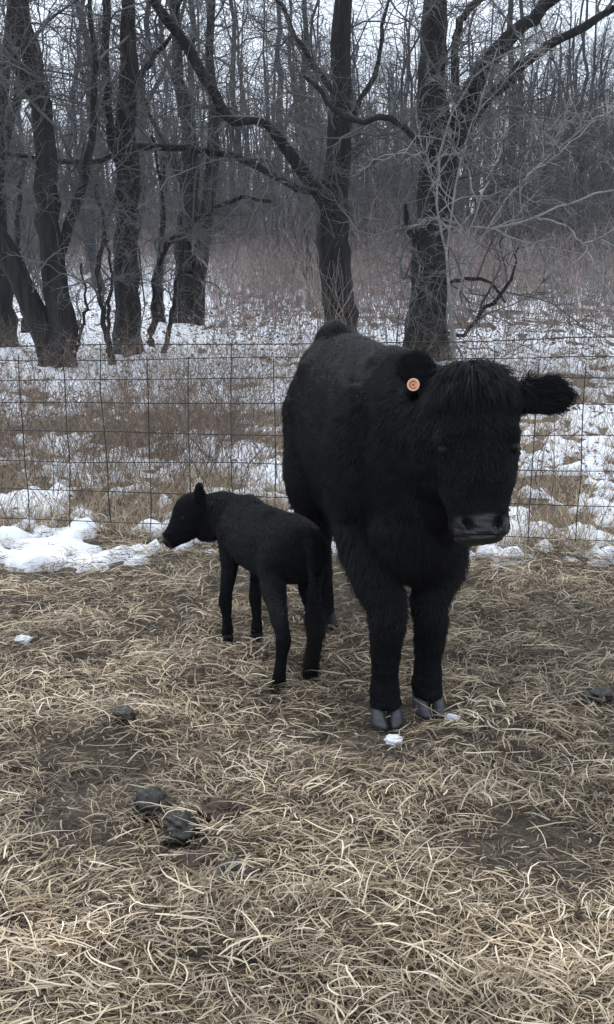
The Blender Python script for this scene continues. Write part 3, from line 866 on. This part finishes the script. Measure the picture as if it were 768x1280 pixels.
px_tree('limbed_tree', 'tall trunk directly behind the rump of the cow with a long limb reaching sideways', Yof(440),
        [[(426, 440, 44), (424, 390, 40), (420, 330, 38), (416, 280, 37), (418, 235, 34), (424, 170, 27), (427, 90, 23), (428, 0, 22), (430, -120, 14)],
         [(412, 262, 22), (400, 236, 20), (376, 214, 16, -.1), (345, 168, 12, -.2), (322, 152, 10, -.3), (283, 150, 12, -.4), (265, 112, 13, -.4), (243, 75, 12, -.4), (214, 30, 11, -.5), (188, -5, 10, -.5), (150, -60, 7, -.5)],
         [(405, 243, 9), (362, 230, 8, -.1), (300, 196, 8, -.2), (215, 185, 8, -.3), (165, 187, 8, -.4), (125, 200, 6, -.5), (65, 202, 5, -.6), (0, 191, 4, -.7)],
         [(420, 215, 9), (440, 150, 7, .3), (470, 90, 6, .5), (480, 20, 4, .6), (500, -60, 3, .7)],
         [(424, 130, 8), (400, 90, 7), (372, 50, 6), (350, 0, 5), (330, -60, 3)]], 104)
px_tree('forked_tree', 'stout dark trunk forking into heavy upswept limbs, behind the head of the cow', Yof(452),
        [[(532, 455, 56), (533, 410, 50), (537, 350, 46), (543, 300, 44), (547, 240, 44), (548, 180, 42), (540, 120, 34), (541, 60, 31), (546, 0, 28), (552, -100, 20)],
         [(550, 200, 26), (572, 150, 24), (598, 98, 21, -.1), (630, 55, 18, -.2), (662, 28, 16, -.2), (700, -5, 14, -.3), (760, -60, 9, -.3)],
         [(560, 205, 18), (582, 160, 15, -.2), (608, 128, 12, -.3), (645, 90, 12, -.4), (690, 55, 11, -.5), (735, 30, 9, -.6), (790, 0, 6, -.7)],
         [(545, 196, 10), (528, 182, 9, -.2), (508, 160, 8, -.3), (482, 150, 7, -.4), (445, 150, 7, -.5), (415, 138, 6, -.5), (398, 112, 6, -.6), (380, 95, 4, -.6)],
         [(575, 150, 10), (570, 90, 10, .1), (570, 40, 9, .2), (588, 10, 9, .2), (615, -15, 7, .2)],
         [(532, 325, 9), (518, 300, 8, -.2), (508, 275, 7, -.3), (506, 255, 5, -.3)],
         [(548, 405, 5), (575, 420, 5, -.3), (605, 390, 5, -.4), (640, 352, 4, -.5), (648, 310, 2.5, -.5)],
         [(545, 360, 5), (575, 350, 5, -.3), (610, 352, 4, -.4), (632, 378, 3, -.5)]], 105)
px_tree('edge_tree', 'thick trunk half hidden in weeds beside the leaning forked tree, its base in brown brush', Yof(438),
        [[(3, 438, 34), (3, 390, 31), (-2, 330, 28), (-6, 250, 25), (-2, 150, 20), (10, 60, 15), (22, -40, 12), (30, -140, 8)],
         [(-4, 240, 12), (12, 160, 10), (22, 100, 8), (20, 20, 6), (15, -60, 4)]], 106)
px_tree('pale_sapling', 'pale thin arching sapling stems crowding the forked trunk', Yof(458) - 0.3,
        [[(568, 458, 3.7), (563, 380, 3.1), (556, 310, 3.1), (546, 260, 2.8), (550, 190, 2.5), (572, 130, 2.2), (610, 80, 1.9), (660, 55, 1.5)],
         [(566, 440, 3.1), (560, 330, 2.8), (565, 260, 2.5), (582, 180, 2.1), (600, 130, 1.9), (622, 60, 1.4)],
         [(562, 400, 2.8), (600, 300, 2.5, -.2), (640, 282, 2.5, -.3), (690, 262, 2.5, -.4), (735, 246, 2.1, -.5), (800, 232, 1.6, -.6)],
         [(600, 300, 1.9, -.2), (650, 230, 1.9, -.3), (700, 190, 1.6, -.4), (745, 150, 1.2, -.5)],
         [(668, 270, 2.1, -.35), (710, 285, 1.9, -.4), (735, 315, 1.6, -.45), (752, 345, 1.2, -.5)],
         [(575, 330, 1.9, -.1), (600, 250, 1.9, -.2), (620, 205, 1.6, -.2), (635, 150, 1.2, -.2)]], 107, dens=0.42, twiglen=0.55, bark=M_PALE, twig=M_PALE, tmin=0.4)
px_tree('slim_tree', 'slim dark stem bending beside the twin trunk', Yof(440),
        [[(188, 446, 10), (192, 400, 9), (198, 330, 9), (222, 292, 8), (255, 268, 7, -.1), (300, 250, 5, -.2), (340, 252, 4, -.3)],
         [(200, 330, 6), (205, 280, 5), (200, 220, 4), (190, 170, 3)]], 108, dens=0.7, twiglen=0.6)
px_tree('slim_tree', 'thin leaning sapling between straight trunk and twin trunk, tilting outward', Yof(448),
        [[(204, 452, 6), (212, 410, 6), (220, 365, 5), (228, 320, 4), (240, 260, 3)]], 109, dens=0.7, twiglen=0.5)
px_tree('slim_tree', 'crooked thin sapling between the leaning forked tree and the straight trunk', Yof(462),
        [[(143, 466, 8), (136, 430, 7), (128, 390, 6), (122, 340, 6), (130, 290, 5), (120, 230, 4)],
         [(140, 450, 5), (136, 400, 5), (140, 350, 4), (134, 300, 3)], [(95, 440, 4), (104, 405, 4), (108, 370, 3), (102, 330, 2.5)]], 110, dens=0.7, twiglen=0.5)
px_tree('slim_tree', 'short straight sapling just behind the bent slim stem', Yof(405),
        [[(202, 405, 10), (200, 360, 9), (201, 320, 8), (204, 260, 7), (206, 190, 5)]], 111, dens=0.8, twiglen=0.6)
px_tree('slim_tree', 'pair of weak stems in snow between the thick trunk and the leaning tree', Yof(418),
        [[(34, 418, 10), (30, 380, 9), (24, 340, 8), (22, 280, 7), (30, 200, 5)], [(42, 412, 5), (36, 375, 5), (34, 340, 4)]], 112, dens=0.7, twiglen=0.6)

# woodland trees further back: a few grown shapes, each tree an object of its own
def wood_variant(seed, hgt, r0, fork):
    rng = np.random.default_rng(seed)
    k = 18
    z = np.linspace(0, hgt, k)
    wob = np.cumsum(rng.normal(0, 0.09, (k, 2)), 0); wob -= wob[0]
    P = np.concatenate([wob, z[:, None] - 0.15], 1)
    R = r0 * (1 - 0.8 * (z / hgt)) + 0.01
    limbs = [(P, flare(P, R, .4))]
    if fork:
        i = 3 + int(rng.integers(0, 4))
        d = np.array([rng.choice([-1, 1]) * rng.uniform(.2, .4), rng.uniform(-.3, .3), 1.0])
        tt = np.linspace(0, hgt * 0.7, 12)
        P2 = P[i] + d * tt[:, None] + np.concatenate([np.cumsum(rng.normal(0, .08, (12, 2)), 0), np.zeros((12, 1))], 1) * (tt[:, None] > 0)
        limbs.append((P2, R[i] * 0.7 * np.linspace(1, .25, 12)))
    sets = []
    for (P, R) in limbs:
        A, RA = grow(P[None], np.minimum(R, 0.07)[None], 16, rng, None, (0.5, 1.3), 8, 0.08, 0.98, 0.14, 0.24, 0.5, 0.012, 0.02, (1.2, 4.4))
        B, RB = grow(A, RA, 6, rng, (0.3, 0.7), (0.4, 1.2), 6, 0.15, 0.98, 0.08, 0.26, 0.6, 0.007, 0.02)
        C, RC = grow(B, RB, 5, rng, (0.3, 0.75), (0.4, 1.2), 4, 0.15, 0.98, 0.05, 0.3, 0.6, 0.0042, 0.02)
        D_, RD = grow(C, RC, 2, rng, (0.4, 0.8), (0.4, 1.1), 3, 0.2, 0.98, 0.03, 0.3, 0.7, 0.0032, 0.02)
        sets += [(A, RA, 5), (B, RB, 4), (C, RC, 3), (D_, RD, 3)]
    g = Geo()
    for (P, R) in limbs:
        v, q = tubes(P[None], R[None], 10); g.add(v, q)
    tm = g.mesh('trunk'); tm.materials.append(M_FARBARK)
    g = Geo()
    for (P, R, s) in sets:
        v, q = tubes(P, R, s); g.add(v, q)
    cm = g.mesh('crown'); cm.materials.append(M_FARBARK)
    return tm, cm

variants = [wood_variant(200 + i, h, r, f) for i, (h, r, f) in enumerate([(11, .095, 0), (13, .13, 1), (9, .07, 0), (12, .11, 1), (8, .06, 1)])]
rngw = np.random.default_rng(77)
spots = []
specific = [(310, 312, 1), (352, 312, 0), (594, 305, 3), (690, 300, 0), (722, 290, 1), (758, 300, 3), (465, 300, 2), (125, 360, 0), (280, 330, 2), (640, 300, 2), (20, 345, 3), (100, 350, 4), (176, 330, 1), (500, 305, 0)]
for (px, py, v) in specific:
    p = G(px, py); spots.append((p[0], p[1], v))
tries = 0
while len(spots) < 88 and tries < 4000:
    tries += 1
    y = 19 + 62 * rngw.random() ** 0.75
    x = rngw.uniform(-1, 1) * (0.30 * y + 4)
    if min((x - a) ** 2 + (y - b) ** 2 for a, b, _ in spots) < 2.2: continue
    px = 384 + x / y * FPX
    if y < 40 and 250 < px < 800 and rngw.random() < 0.75: continue
    if y < 48 and px < 300 and rngw.random() < .5: continue
    spots.append((x, y, int(rngw.integers(0, len(variants)))))
NAMED = ['forked bare tree in the brush beyond the twin trunk', 'single grey trunk in brush beyond the long sideways limb', 'forked trunk in the brush past the stout forked tree',
         'lone straight stem at the edge of the brush clearing', 'forked bare tree where the clearing meets the woods', 'heavy forked tree beyond the pale arching twigs', 'weak single stem between the limbed tree and the forked tree, in deep brush',
         'thin straight stem standing in snow between leaning tree and straight trunk', 'light single stem in the brush just past the twin trunk', 'thin single stem in the brush behind the pale sapling',
         'forked tree in snow behind the leaning tree', 'small forked tree in snow close to the leaning tree', 'forked tree in snow behind the straight dark trunk', 'tall plain stem in brush close by the stout forked tree']
FORKED = (1, 3, 4)
for si, (x, y, v) in enumerate(spots):
    far = y > 45
    root = link('woodland_tree', None, cat='tree',
                label=NAMED[si] if si < len(NAMED) else ('forked' if v in FORKED else 'single-stemmed') + (' bare tree deep in the dim woods past the brush' if far else ' bare grey tree among the brush behind the fence trees'),
                group=None if si < len(NAMED) else ('forked' if v in FORKED else 'single-stemmed') + (' trees deep in the woods' if far else ' trees in the brush'))
    s = rngw.uniform(0.85, 1.2)
    root.location = (x, y, float(gz(x, y))); root.rotation_euler = (rngw.normal(0, .05), rngw.normal(0, .05), rngw.uniform(0, 6.28)); root.scale = (s, s, s)
    tm, cm = variants[v]
    link('trunk', tm, None, root); link('crown', cm, None, root)

def thicket(seed):
    rng = np.random.default_rng(seed)
    n = 9
    z = np.linspace(0, 1, 9)
    h = rng.uniform(2.6, 5.2, n)
    d = np.stack([rng.normal(0, .22, n), rng.normal(0, .22, n)], 1)
    wob = np.cumsum(rng.normal(0, .07, (n, 9, 2)), 1) * z[None, :, None]
    P = np.concatenate([rng.normal(0, .12, (n, 1, 2)) + d[:, None, :] * (h[:, None] * z)[..., None] + wob, (h[:, None] * z[None] - .1)[..., None]], 2)
    R = rng.uniform(.012, .03, n)[:, None] * np.linspace(1, .3, 9)[None]
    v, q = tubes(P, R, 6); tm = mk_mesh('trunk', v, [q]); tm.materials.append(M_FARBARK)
    g = Geo()
    A, RA = grow(P, R, 10, rng, (.2, .5), (.5, 1.3), 6, .12, .98, .06, .28, .6, .007, .04)
    B, RB = grow(A, RA, 6, rng, (.3, .8), (.4, 1.2), 4, .1, .98, .02, .3, .6, .005, .03)
    for (a, b, k) in ((A, RA, 4), (B, RB, 3)):
        v, q = tubes(a, b, k); g.add(v, q)
    cm = g.mesh('crown'); cm.materials.append(M_TWIG)
    return tm, cm
thk = [thicket(400 + i) for i in range(3)]
rngt = np.random.default_rng(55)
for i in range(85):
    y = 23 + 38 * rngt.random(); x = rngt.uniform(-1, 1) * (.29 * y + 2.5)
    if y < 30 and x > -1 and rngt.random() < .6: y += 14
    root = link('thicket_shrub', None, cat='shrub', label='many-stemmed leafless thicket shrub among the woodland trunks', group='thicket shrubs under the bare trees')
    s_ = rngt.uniform(.8, 1.35); root.location = (x, y, float(gz(x, y))); root.rotation_euler = (0, 0, rngt.uniform(0, 6.28)); root.scale = (s_, s_, s_)
    tm, cm = thk[i % 3]
    link('stems', tm, None, root); link('crown', cm, None, root)

# cedars: dark evergreens low in the far woods
def cedar(seed, h, w):
    rng = np.random.default_rng(seed)
    n = 2600
    t = rng.random(n) ** 0.8
    rad = w * (1 - t) ** 0.75 * (0.55 + 0.45 * rng.random(n)) + 0.04
    a = rng.uniform(0, 6.283, n); rad *= 0.8 + 0.35 * noise2(np.cos(a) * 2 + t * 6, np.sin(a) * 2, 1.5, seed)
    B = np.stack([np.cos(a) * rad * .6, np.sin(a) * rad * .6, 0.1 + t * h * .97], 1)
    d = norm(np.stack([np.cos(a), np.sin(a), rng.uniform(-.2, .6, n)], 1))
    L = rng.uniform(.12, .4, n)[:, None]
    P = np.stack([B, B + d * L * .5, B + d * L + np.array([0, 0, -.04])], 1)
    sd = norm(np.cross(d, rng.normal(size=(n, 3))))
    V, Q = ribbons(P, np.tile(np.array([.03, .05, .008]), (n, 1)), sd)
    c = np.array([0.030, 0.040, 0.030]) * (0.6 + 0.9 * rng.random((n, 1)))
    m = mk_mesh('crown', V, [Q], np.repeat(c, 6, 0)); m.materials.append(M_CEDAR)
    Pt = np.stack([np.zeros(6), np.zeros(6), np.linspace(-.1, h * .9, 6)], 1)[None]
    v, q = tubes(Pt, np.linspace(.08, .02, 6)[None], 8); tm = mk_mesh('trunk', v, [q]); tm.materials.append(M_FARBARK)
    return tm, m
cv = [cedar(300, 3.2, 1.3), cedar(301, 4.2, 1.6)]
for i, (px, y) in enumerate([(455, 62), (485, 58), (500, 66), (120, 60), (60, 64), (20, 58), (330, 70), (610, 72), (660, 66), (740, 62), (270, 64), (180, 70), (-40, 66), (810, 64), (400, 74), (560, 70)]):
    x = (px - 384) / FPX * y
    root = link('cedar_tree', None, cat='cedar', label='squat dark evergreen cedar in the far woods', group='cedars in the far woods')
    root.location = (x, y, float(gz(x, y))); root.rotation_euler = (0, 0, i * 1.3)
    tm, cm = cv[i % 2]
    link('trunk', tm, None, root); link('crown', cm, None, root)

# far-off wood that reads as one mass
def far_wood():
    rng = np.random.default_rng(90)
    n = 480
    y = rng.uniform(78, 130, n); x = rng.uniform(-1, 1, n) * (0.33 * y + 6)
    h = rng.uniform(9, 15, n)
    k = 8
    t = np.linspace(0, 1, k)
    wob = np.cumsum(rng.normal(0, .18, (n, k, 2)), 1)
    P = np.concatenate([np.stack([x, y], 1)[:, None, :] + wob, (t[None, :, None] * h[:, None, None] - .5)], 2)
    R = rng.uniform(.07, .2, n)[:, None] * np.linspace(1, .25, k)[None]
    g = Geo(); v, q = tubes(P, R, 5); g.add(v, q)
    A, RA = grow(P, np.minimum(R, .07), 9, rng, None, (.4, 1.2), 5, .1, .98, .2, .2, .5, .02, 0, (1.5, 4.5))
    v, q = tubes(A, RA, 3); g.add(v, q)
    B, RB = grow(A, RA, 4, rng, (.3, .7), (.4, 1.2), 3, .1, .98, .1, .25, .6, .013, 0)
    S = norm(rng.normal(size=(len(B), 3))); v, q = ribbons(B, RB * 1.2, S); g.add(v, q)
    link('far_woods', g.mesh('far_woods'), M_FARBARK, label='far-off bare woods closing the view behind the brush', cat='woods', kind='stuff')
far_wood()

# ------------------------------------------------------------------ undergrowth
def mixcol(rng, n, cols, jitter=0.25):
    cols = np.asarray(cols); i = rng.integers(0, len(cols), n); f = rng.random((n, 1))
    c = cols[i] * f + cols[rng.integers(0, len(cols), n)] * (1 - f)
    return c * (1 - jitter + 2 * jitter * rng.random((n, 1)))

def stalks(rng, x, y, h, lean, k, w, col, curl=0.25):
    n = len(x)
    d = np.stack([rng.normal(0, lean, n), rng.normal(0, lean, n), np.ones(n)], 1); d = norm(d)
    P = np.empty((n, k, 3)); P[:, 0] = np.stack([x, y, gz(x, y) - 0.02], 1)
    dr = rng.normal(0, curl, (n, 3)); dr[:, 2] = -np.abs(dr[:, 2]) * .6
    for j in range(1, k):
        P[:, j] = P[:, j - 1] + d * (h / (k - 1))[:, None]
        d = norm(d + dr + rng.normal(0, curl * .4, (n, 3)))
    Wd = w[:, None] * np.linspace(1, .3, k)[None]
    a = rng.uniform(0, 6.283, n); S = np.stack([np.cos(a), np.sin(a) * .5, rng.normal(0, .15, n)], 1)
    V, Q = ribbons(P, Wd, norm(S))
    return V, Q, np.repeat(col, k * 2, 0), P, Wd

def brush():
    rng = np.random.default_rng(21)
    g = Geo()
    # reddish brown brush between the trees
    N = 46000
    y = 14 + 52 * rng.random(N) ** 1.1; x = rng.uniform(-1, 1, N) * (0.30 * y + 3)
    px = 384 + x / y * FPX
    dens = np.clip(0.25 + 0.75 * np.clip((px - 230) / 120, 0, 1), 0, 1) * np.clip(0.45 + 0.55 * (y - 15) / 8, 0, 1)
    dens *= np.where((px < 250) & (y < 25), .18, 1)
    dens = np.maximum(dens, np.clip((y - 26) / 8, 0, 1) * .9)
    dens *= 0.35 + 1.2 * (fbm(x, y, .5, 71, 2) - .15)
    kp = rng.random(N) < dens; x, y = x[kp], y[kp]; n = len(x)
    h = rng.uniform(.35, 1.3, n) * (0.45 + 1.0 * fbm(x, y, .35, 72, 2)) * np.where(rng.random(n) < .06, 1.9, 1)
    col = mixcol(rng, n, [(.27, .215, .19), (.19, .155, .145), (.36, .29, .25), (.14, .12, .115)])
    V, Q, c, P, Wd = stalks(rng, x, y, h, .25, 4, rng.uniform(.0025, .006, n) * (.6 + y / 40), col, .12); g.add(V, Q, c)
    A, RA = grow(P, Wd, 4, rng, (.3, .6), (.3, .9), 2, .25, .98, .15, .2, .8, .003)
    V, Q = ribbons(A, np.maximum(RA, .003), norm(rng.normal(size=(len(A), 3)))); g.add(V, Q, np.repeat(np.repeat(col, 4, 0), 4, 0))
    link('brush', g.mesh('brush'), M_BRUSH, label='reddish brown leafless brush filling the clearing between the trees', cat='brush', kind='stuff')
    # weeds just behind the fence
    g = Geo()
    N = 24000
    y = rng.uniform(0, 1, N) ** .9 * 7.5; x = rng.uniform(-4.2, 4.2, N); y = y + fence_y(x) + .15
    left = np.clip((-x + .1) / .8, 0, 1); d = y - fence_y(x)
    dens = (0.13 + .87 * left * np.exp(-((d - 2.3) / 1.9) ** 2)) * (0.15 + 1.7 * (fbm(x, y, 1.1, 73, 2) - .25))
    kp = rng.random(N) < dens; x, y = x[kp], y[kp]; n = len(x)
    h = rng.uniform(.22, .85, n)
    col = mixcol(rng, n, [(.13, .095, .075), (.20, .15, .115), (.09, .07, .062), (.26, .20, .15)])
    V, Q, c, P, Wd = stalks(rng, x, y, h, .35, 5, rng.uniform(.0016, .0034, n), col, .22); g.add(V, Q, c)
    A, RA = grow(P, Wd, 4, rng, (.25, .6), (.3, 1.0), 3, .2, .98, .1, .25, .8, .0011)
    V, Q = ribbons(A, np.maximum(RA, .0011), norm(rng.normal(size=(len(A), 3)))); g.add(V, Q, np.repeat(np.repeat(col, 4, 0), 6, 0))
    # curled dead leaves caught in the weeds and lying on the snow
    m = 26000
    y = rng.random(m) ** .75 * 16; x = rng.uniform(-1, 1, m) * (2.6 + .3 * y); y = y + fence_y(x) + .2
    kq = ~((x < -1.2) & (y > 12)) | (rng.random(m) < .45); x, y = x[kq], y[kq]; m = len(x)
    z = gz(x, y) + np.where(rng.random(m) < .25, rng.uniform(.05, .45, m), .06) * np.where(x < .3, 1, .5)
    z = np.maximum(z, snow_z(x, y) + .008)
    a = rng.uniform(0, 6.283, m); L = (rng.uniform(.008, .02, m) * (1 + (y - 6) * .06))[:, None]
    d1 = np.stack([np.cos(a), np.sin(a), rng.normal(0, .4, m)], 1); S = norm(np.cross(d1, rng.normal(0, .5, (m, 3)) + [0, 0, 1]))
    c0 = np.stack([x, y, z], 1); bend = np.array([0, 0, 1.0]) * L * rng.uniform(-.2, .4, (m, 1))
    P = np.stack([c0 - d1 * L, c0 + bend, c0 + d1 * L], 1)
    V, Q = ribbons(P, np.stack([L[:, 0] * .15, L[:, 0] * .5, L[:, 0] * .1], 1), S)
    col = mixcol(rng, m, [(.16, .09, .055), (.22, .14, .09), (.10, .07, .05), (.28, .2, .14)]); g.add(V, Q, np.repeat(col, 6, 0))
    link('weeds', g.mesh('weeds'), M_BRUSH, label='tangled dry weeds and fallen leaves behind the wire fence', cat='weeds', kind='stuff')
    # tufts of dead grass
    g = Geo()
    T = 3900
    y = rng.random(T) ** 1.3 * 9; x = rng.uniform(-1, 1, T) * (2.3 + .27 * y); y = y + fence_y(x) - .05
    sc = snow_cover(x, y)
    kp = (sc < .06) | (rng.random(T) < .07); x, y = x[kp], y[kp]; T = len(x)
    b = 20
    tx = np.repeat(x, b) + rng.normal(0, .07, T * b); ty = np.repeat(y, b) + rng.normal(0, .06, T * b)
    n = T * b
    h = np.repeat(rng.uniform(.10, .34, T), b) * rng.uniform(.4, 1.1, n)
    tone = np.repeat(rng.uniform(.7, 1.15, T), b)[:, None]
    col = mixcol(rng, n, [(.44, .345, .235), (.34, .26, .17), (.24, .18, .12), (.52, .43, .31)]) * tone
    V, Q, c, P, Wd = stalks(rng, tx, ty, h, .6, 4, rng.uniform(.0014, .0030, n), col, .4); g.add(V, Q, c)
    link('dead_grass', g.mesh('dead_grass'), M_DEAD, label='tan tufts of dead grass poking through the snow', cat='grass', kind='stuff')
brush()

# ------------------------------------------------------------------ straw
def straw_mound(x, y): return np.maximum((fbm(x, y, 3.6, 63, 3) - .4) * 0.13, 0)
BARE = [(G(*p)[0], G(*p)[1] - .01, r) for p, r in (((188, 1021), .045), ((226, 1046), .05), ((272, 1026), .04), ((291, 1097), .05), ((245, 1082), .05), ((155, 922), .035), ((748, 886), .07), ((492, 929), .035), ((566, 909), .03), ((30, 819), .04),
        ((483, 910), .075), ((536, 897), .075), ((347, 870), .04), ((388, 852), .04), ((283, 808), .04), ((320, 806), .04))]
def straw():
    rng = np.random.default_rng(33)
    g = Geo()
    def layer(N, lmin, lmax, wmin, wmax, lift, cols, k, jitter, seed, curl, thr=0.0):
        y = 1.7 + (6.4 - 1.7) * rng.random(N) ** 1.15
        x = rng.uniform(-1, 1, N) * (0.30 * y + 0.75)
        kp = (y < fence_y(x) + .1) & ((snow_cover(x, y) < .02) | (y < fence_y(x) - 0.75))
        dn = .55 * fbm(x, y, 1.7, 62, 3) + .45 * fbm(x, y, 6.0, seed, 2)
        kp &= rng.random(N) < np.clip((dn - thr) * 5.5, .05, 1)
        for (cx, cy, cr) in BARE: kp &= ((x - cx) ** 2 + (y - cy) ** 2 > (cr * (.7 + .6 * rng.random(N))) ** 2)
        x, y = x[kp], y[kp]; n = len(x)
        flow = noise2(x, y, 2.2, seed + 5) * 9 + noise2(x, y, 7.0, seed + 6) * 4
        a = flow + rng.normal(0, .95, n)
        L = lmin + (lmax - lmin) * rng.random(n) ** 2.2
        tilt = np.abs(rng.normal(0, .34, n))
        d = np.stack([np.cos(a) * np.cos(tilt), np.sin(a) * np.cos(tilt), np.sin(tilt)], 1)
        mound = straw_mound(x, y)
        P = np.empty((n, k, 3)); P[:, 0] = np.stack([x, y, gz(x, y) + mound + lift * rng.random(n)], 1)
        bend = rng.normal(0, curl, n)[:, None] / (k - 1) * 3
        sag = np.array([0, 0, -1.0]) * (tilt * 2.2 / (k - 1))[:, None]
        for j in range(1, k):
            P[:, j] = P[:, j - 1] + d * (L / (k - 1))[:, None]
            perp = np.stack([-d[:, 1], d[:, 0], np.zeros(n)], 1)
            d = norm(d + perp * bend + sag + rng.normal(0, .08, (n, 3)))
        floor = gz(P[..., 0], P[..., 1]) + .002
        P[..., 2] = np.maximum(P[..., 2], floor)
        w = rng.uniform(wmin, wmax, n)
        prof = np.interp(np.linspace(0, 1, k), [0, .15, .7, 1], [.7, 1, .85, .15])
        roll = rng.normal(0, .7, n)
        T = norm(P[:, 1] - P[:, 0]); side = norm(np.cross(T, np.array([0, 0, 1.0]))); upv = np.cross(side, T)
        S = side * np.cos(roll)[:, None] + upv * np.sin(roll)[:, None]
        V, Q = ribbons(P, w[:, None] * prof[None], S)
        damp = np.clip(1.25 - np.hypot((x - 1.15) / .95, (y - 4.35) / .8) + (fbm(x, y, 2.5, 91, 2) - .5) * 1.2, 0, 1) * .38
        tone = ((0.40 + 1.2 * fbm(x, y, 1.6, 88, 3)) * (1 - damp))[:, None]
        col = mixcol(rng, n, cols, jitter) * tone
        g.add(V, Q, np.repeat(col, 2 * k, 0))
    layer(95000, .02, .075, .0008, .0024, .012, [(.085, .062, .040), (.15, .108, .068), (.050, .037, .025), (.22, .16, .10)], 3, .4, 61, .5)  # lowest straw: shade in the gaps painted in as darker colours
    layer(105000, .03, .12, .0008, .0022, .04, [(.42, .32, .205), (.27, .20, .122), (.54, .43, .295), (.14, .10, .064)], 4, .35, 64, .42, .27)
    layer(20000, .06, .20, .0009, .0025, .06, [(.62, .51, .355), (.52, .41, .27), (.68, .58, .43), (.36, .27, .17)], 6, .25, 67, .5, .33)  # top blades: highlights painted in as brighter colours
    link('straw', g.mesh('straw'), M_STRAW, label='trampled pale straw and hay bedding covering the pen floor', cat='straw', kind='stuff')
straw()

# ------------------------------------------------------------------ clods and snow lumps in the straw
def lump(name, px, py, rpx, flat, mat, label, cat, seed, group=None):
    rng = np.random.default_rng(seed)
    p = G(px, py); r = rpx / FPX * np.linalg.norm(p - np.array([0, 0, CAM_H]))
    bm = bmesh.new(); bmesh.ops.create_icosphere(bm, subdivisions=4, radius=1.0)
    V = np.array([v.co[:] for v in bm.verts])
    d = 1 + noise3(V + seed, 1.6, seed) * 1.1 + noise3(V, 4.5, seed + 1) * .6 + noise3(V, 12, seed + 2) * .3
    V = V * d[:, None] * np.array([r, r * .85, r * flat])
    for v, c in zip(bm.verts, V): v.co = c
    me = bpy.data.meshes.new(name); bm.to_mesh(me); bm.free(); me.shade_smooth()
    ob = link(name, me, mat, label=label, cat=cat, group=group)
    ob.location = (p[0], p[1], float(gz(p[0], p[1]) + straw_mound(p[0], p[1])) + r * flat * .4 + .012); ob.rotation_euler = (0, 0, seed)
lump('dung_clod', 188, 1021, 21, .75, M_DUNG, 'glossy black dung clod, uppermost of the pile in the straw', 'dung', 1)
lump('dung_clod', 226, 1046, 22, .75, M_DUNG, 'smooth black dung clod next to the uppermost one of the pile', 'dung', 2)
lump('dung_clod', 272, 1026, 21, .45, M_DUNGB, 'flat brown crumbled dung beside the two glossy black clods', 'dung', 3)
lump('dung_clod', 291, 1097, 26, .5, M_DUNG, 'broad flattened dark dung clod at the lower edge of the pile', 'dung', 4)
lump('dung_clod', 245, 1082, 24, .42, M_DUNGB, 'brown crumbly dung patch between the black and flattened clods', 'dung', 5)
lump('dung_clod', 155, 922, 13, .7, M_DUNG, 'small lone black dung clod in clean straw', 'dung', 6)
lump('dung_clod', 748, 886, 20, .45, M_DUNG, 'dark dung clod lying in damp straw away from the pile', 'dung', 7)
lump('snow_lump', 492, 929, 12, .35, M_SNOW, 'small snow lump in the straw before a front hoof', 'snow lump', 8)
lump('snow_lump', 566, 909, 9, .25, M_SNOW, 'dirty scrap of snow beside the other front hoof', 'snow lump', 9)
lump('snow_lump', 30, 819, 9, .4, M_SNOW, 'scrap of snow alone in straw in front of the fence', 'snow lump', 10)

# ------------------------------------------------------------------ cold damp air between the camera and the far woods
def haze():
    x, y0, y1, z0, z1 = 235.0, -75.0, 345.0, -2.5, 24.0
    V = np.array([(a, b, c) for c in (z0, z1) for b in (y0, y1) for a in (-x, x)])
    F = np.array([(0, 2, 3, 1), (4, 5, 7, 6), (0, 1, 5, 4), (2, 6, 7, 3), (0, 4, 6, 2), (1, 3, 7, 5)])
    m = bpy.data.materials.new('haze'); m.use_nodes = True; nt = m.node_tree; nt.nodes.clear()
    o = nt.nodes.new('ShaderNodeOutputMaterial'); v = nt.nodes.new('ShaderNodeVolumePrincipled')
    v.inputs['Color'].default_value = (0.86, 0.91, 1.0, 1); v.inputs['Density'].default_value = 0.0005
    nt.links.new(v.outputs[0], o.inputs['Volume'])
    link('haze', mk_mesh('haze', V, [F], smooth=False), m, label='thin cold winter haze hanging in the woods', cat='haze', kind='stuff')
haze()
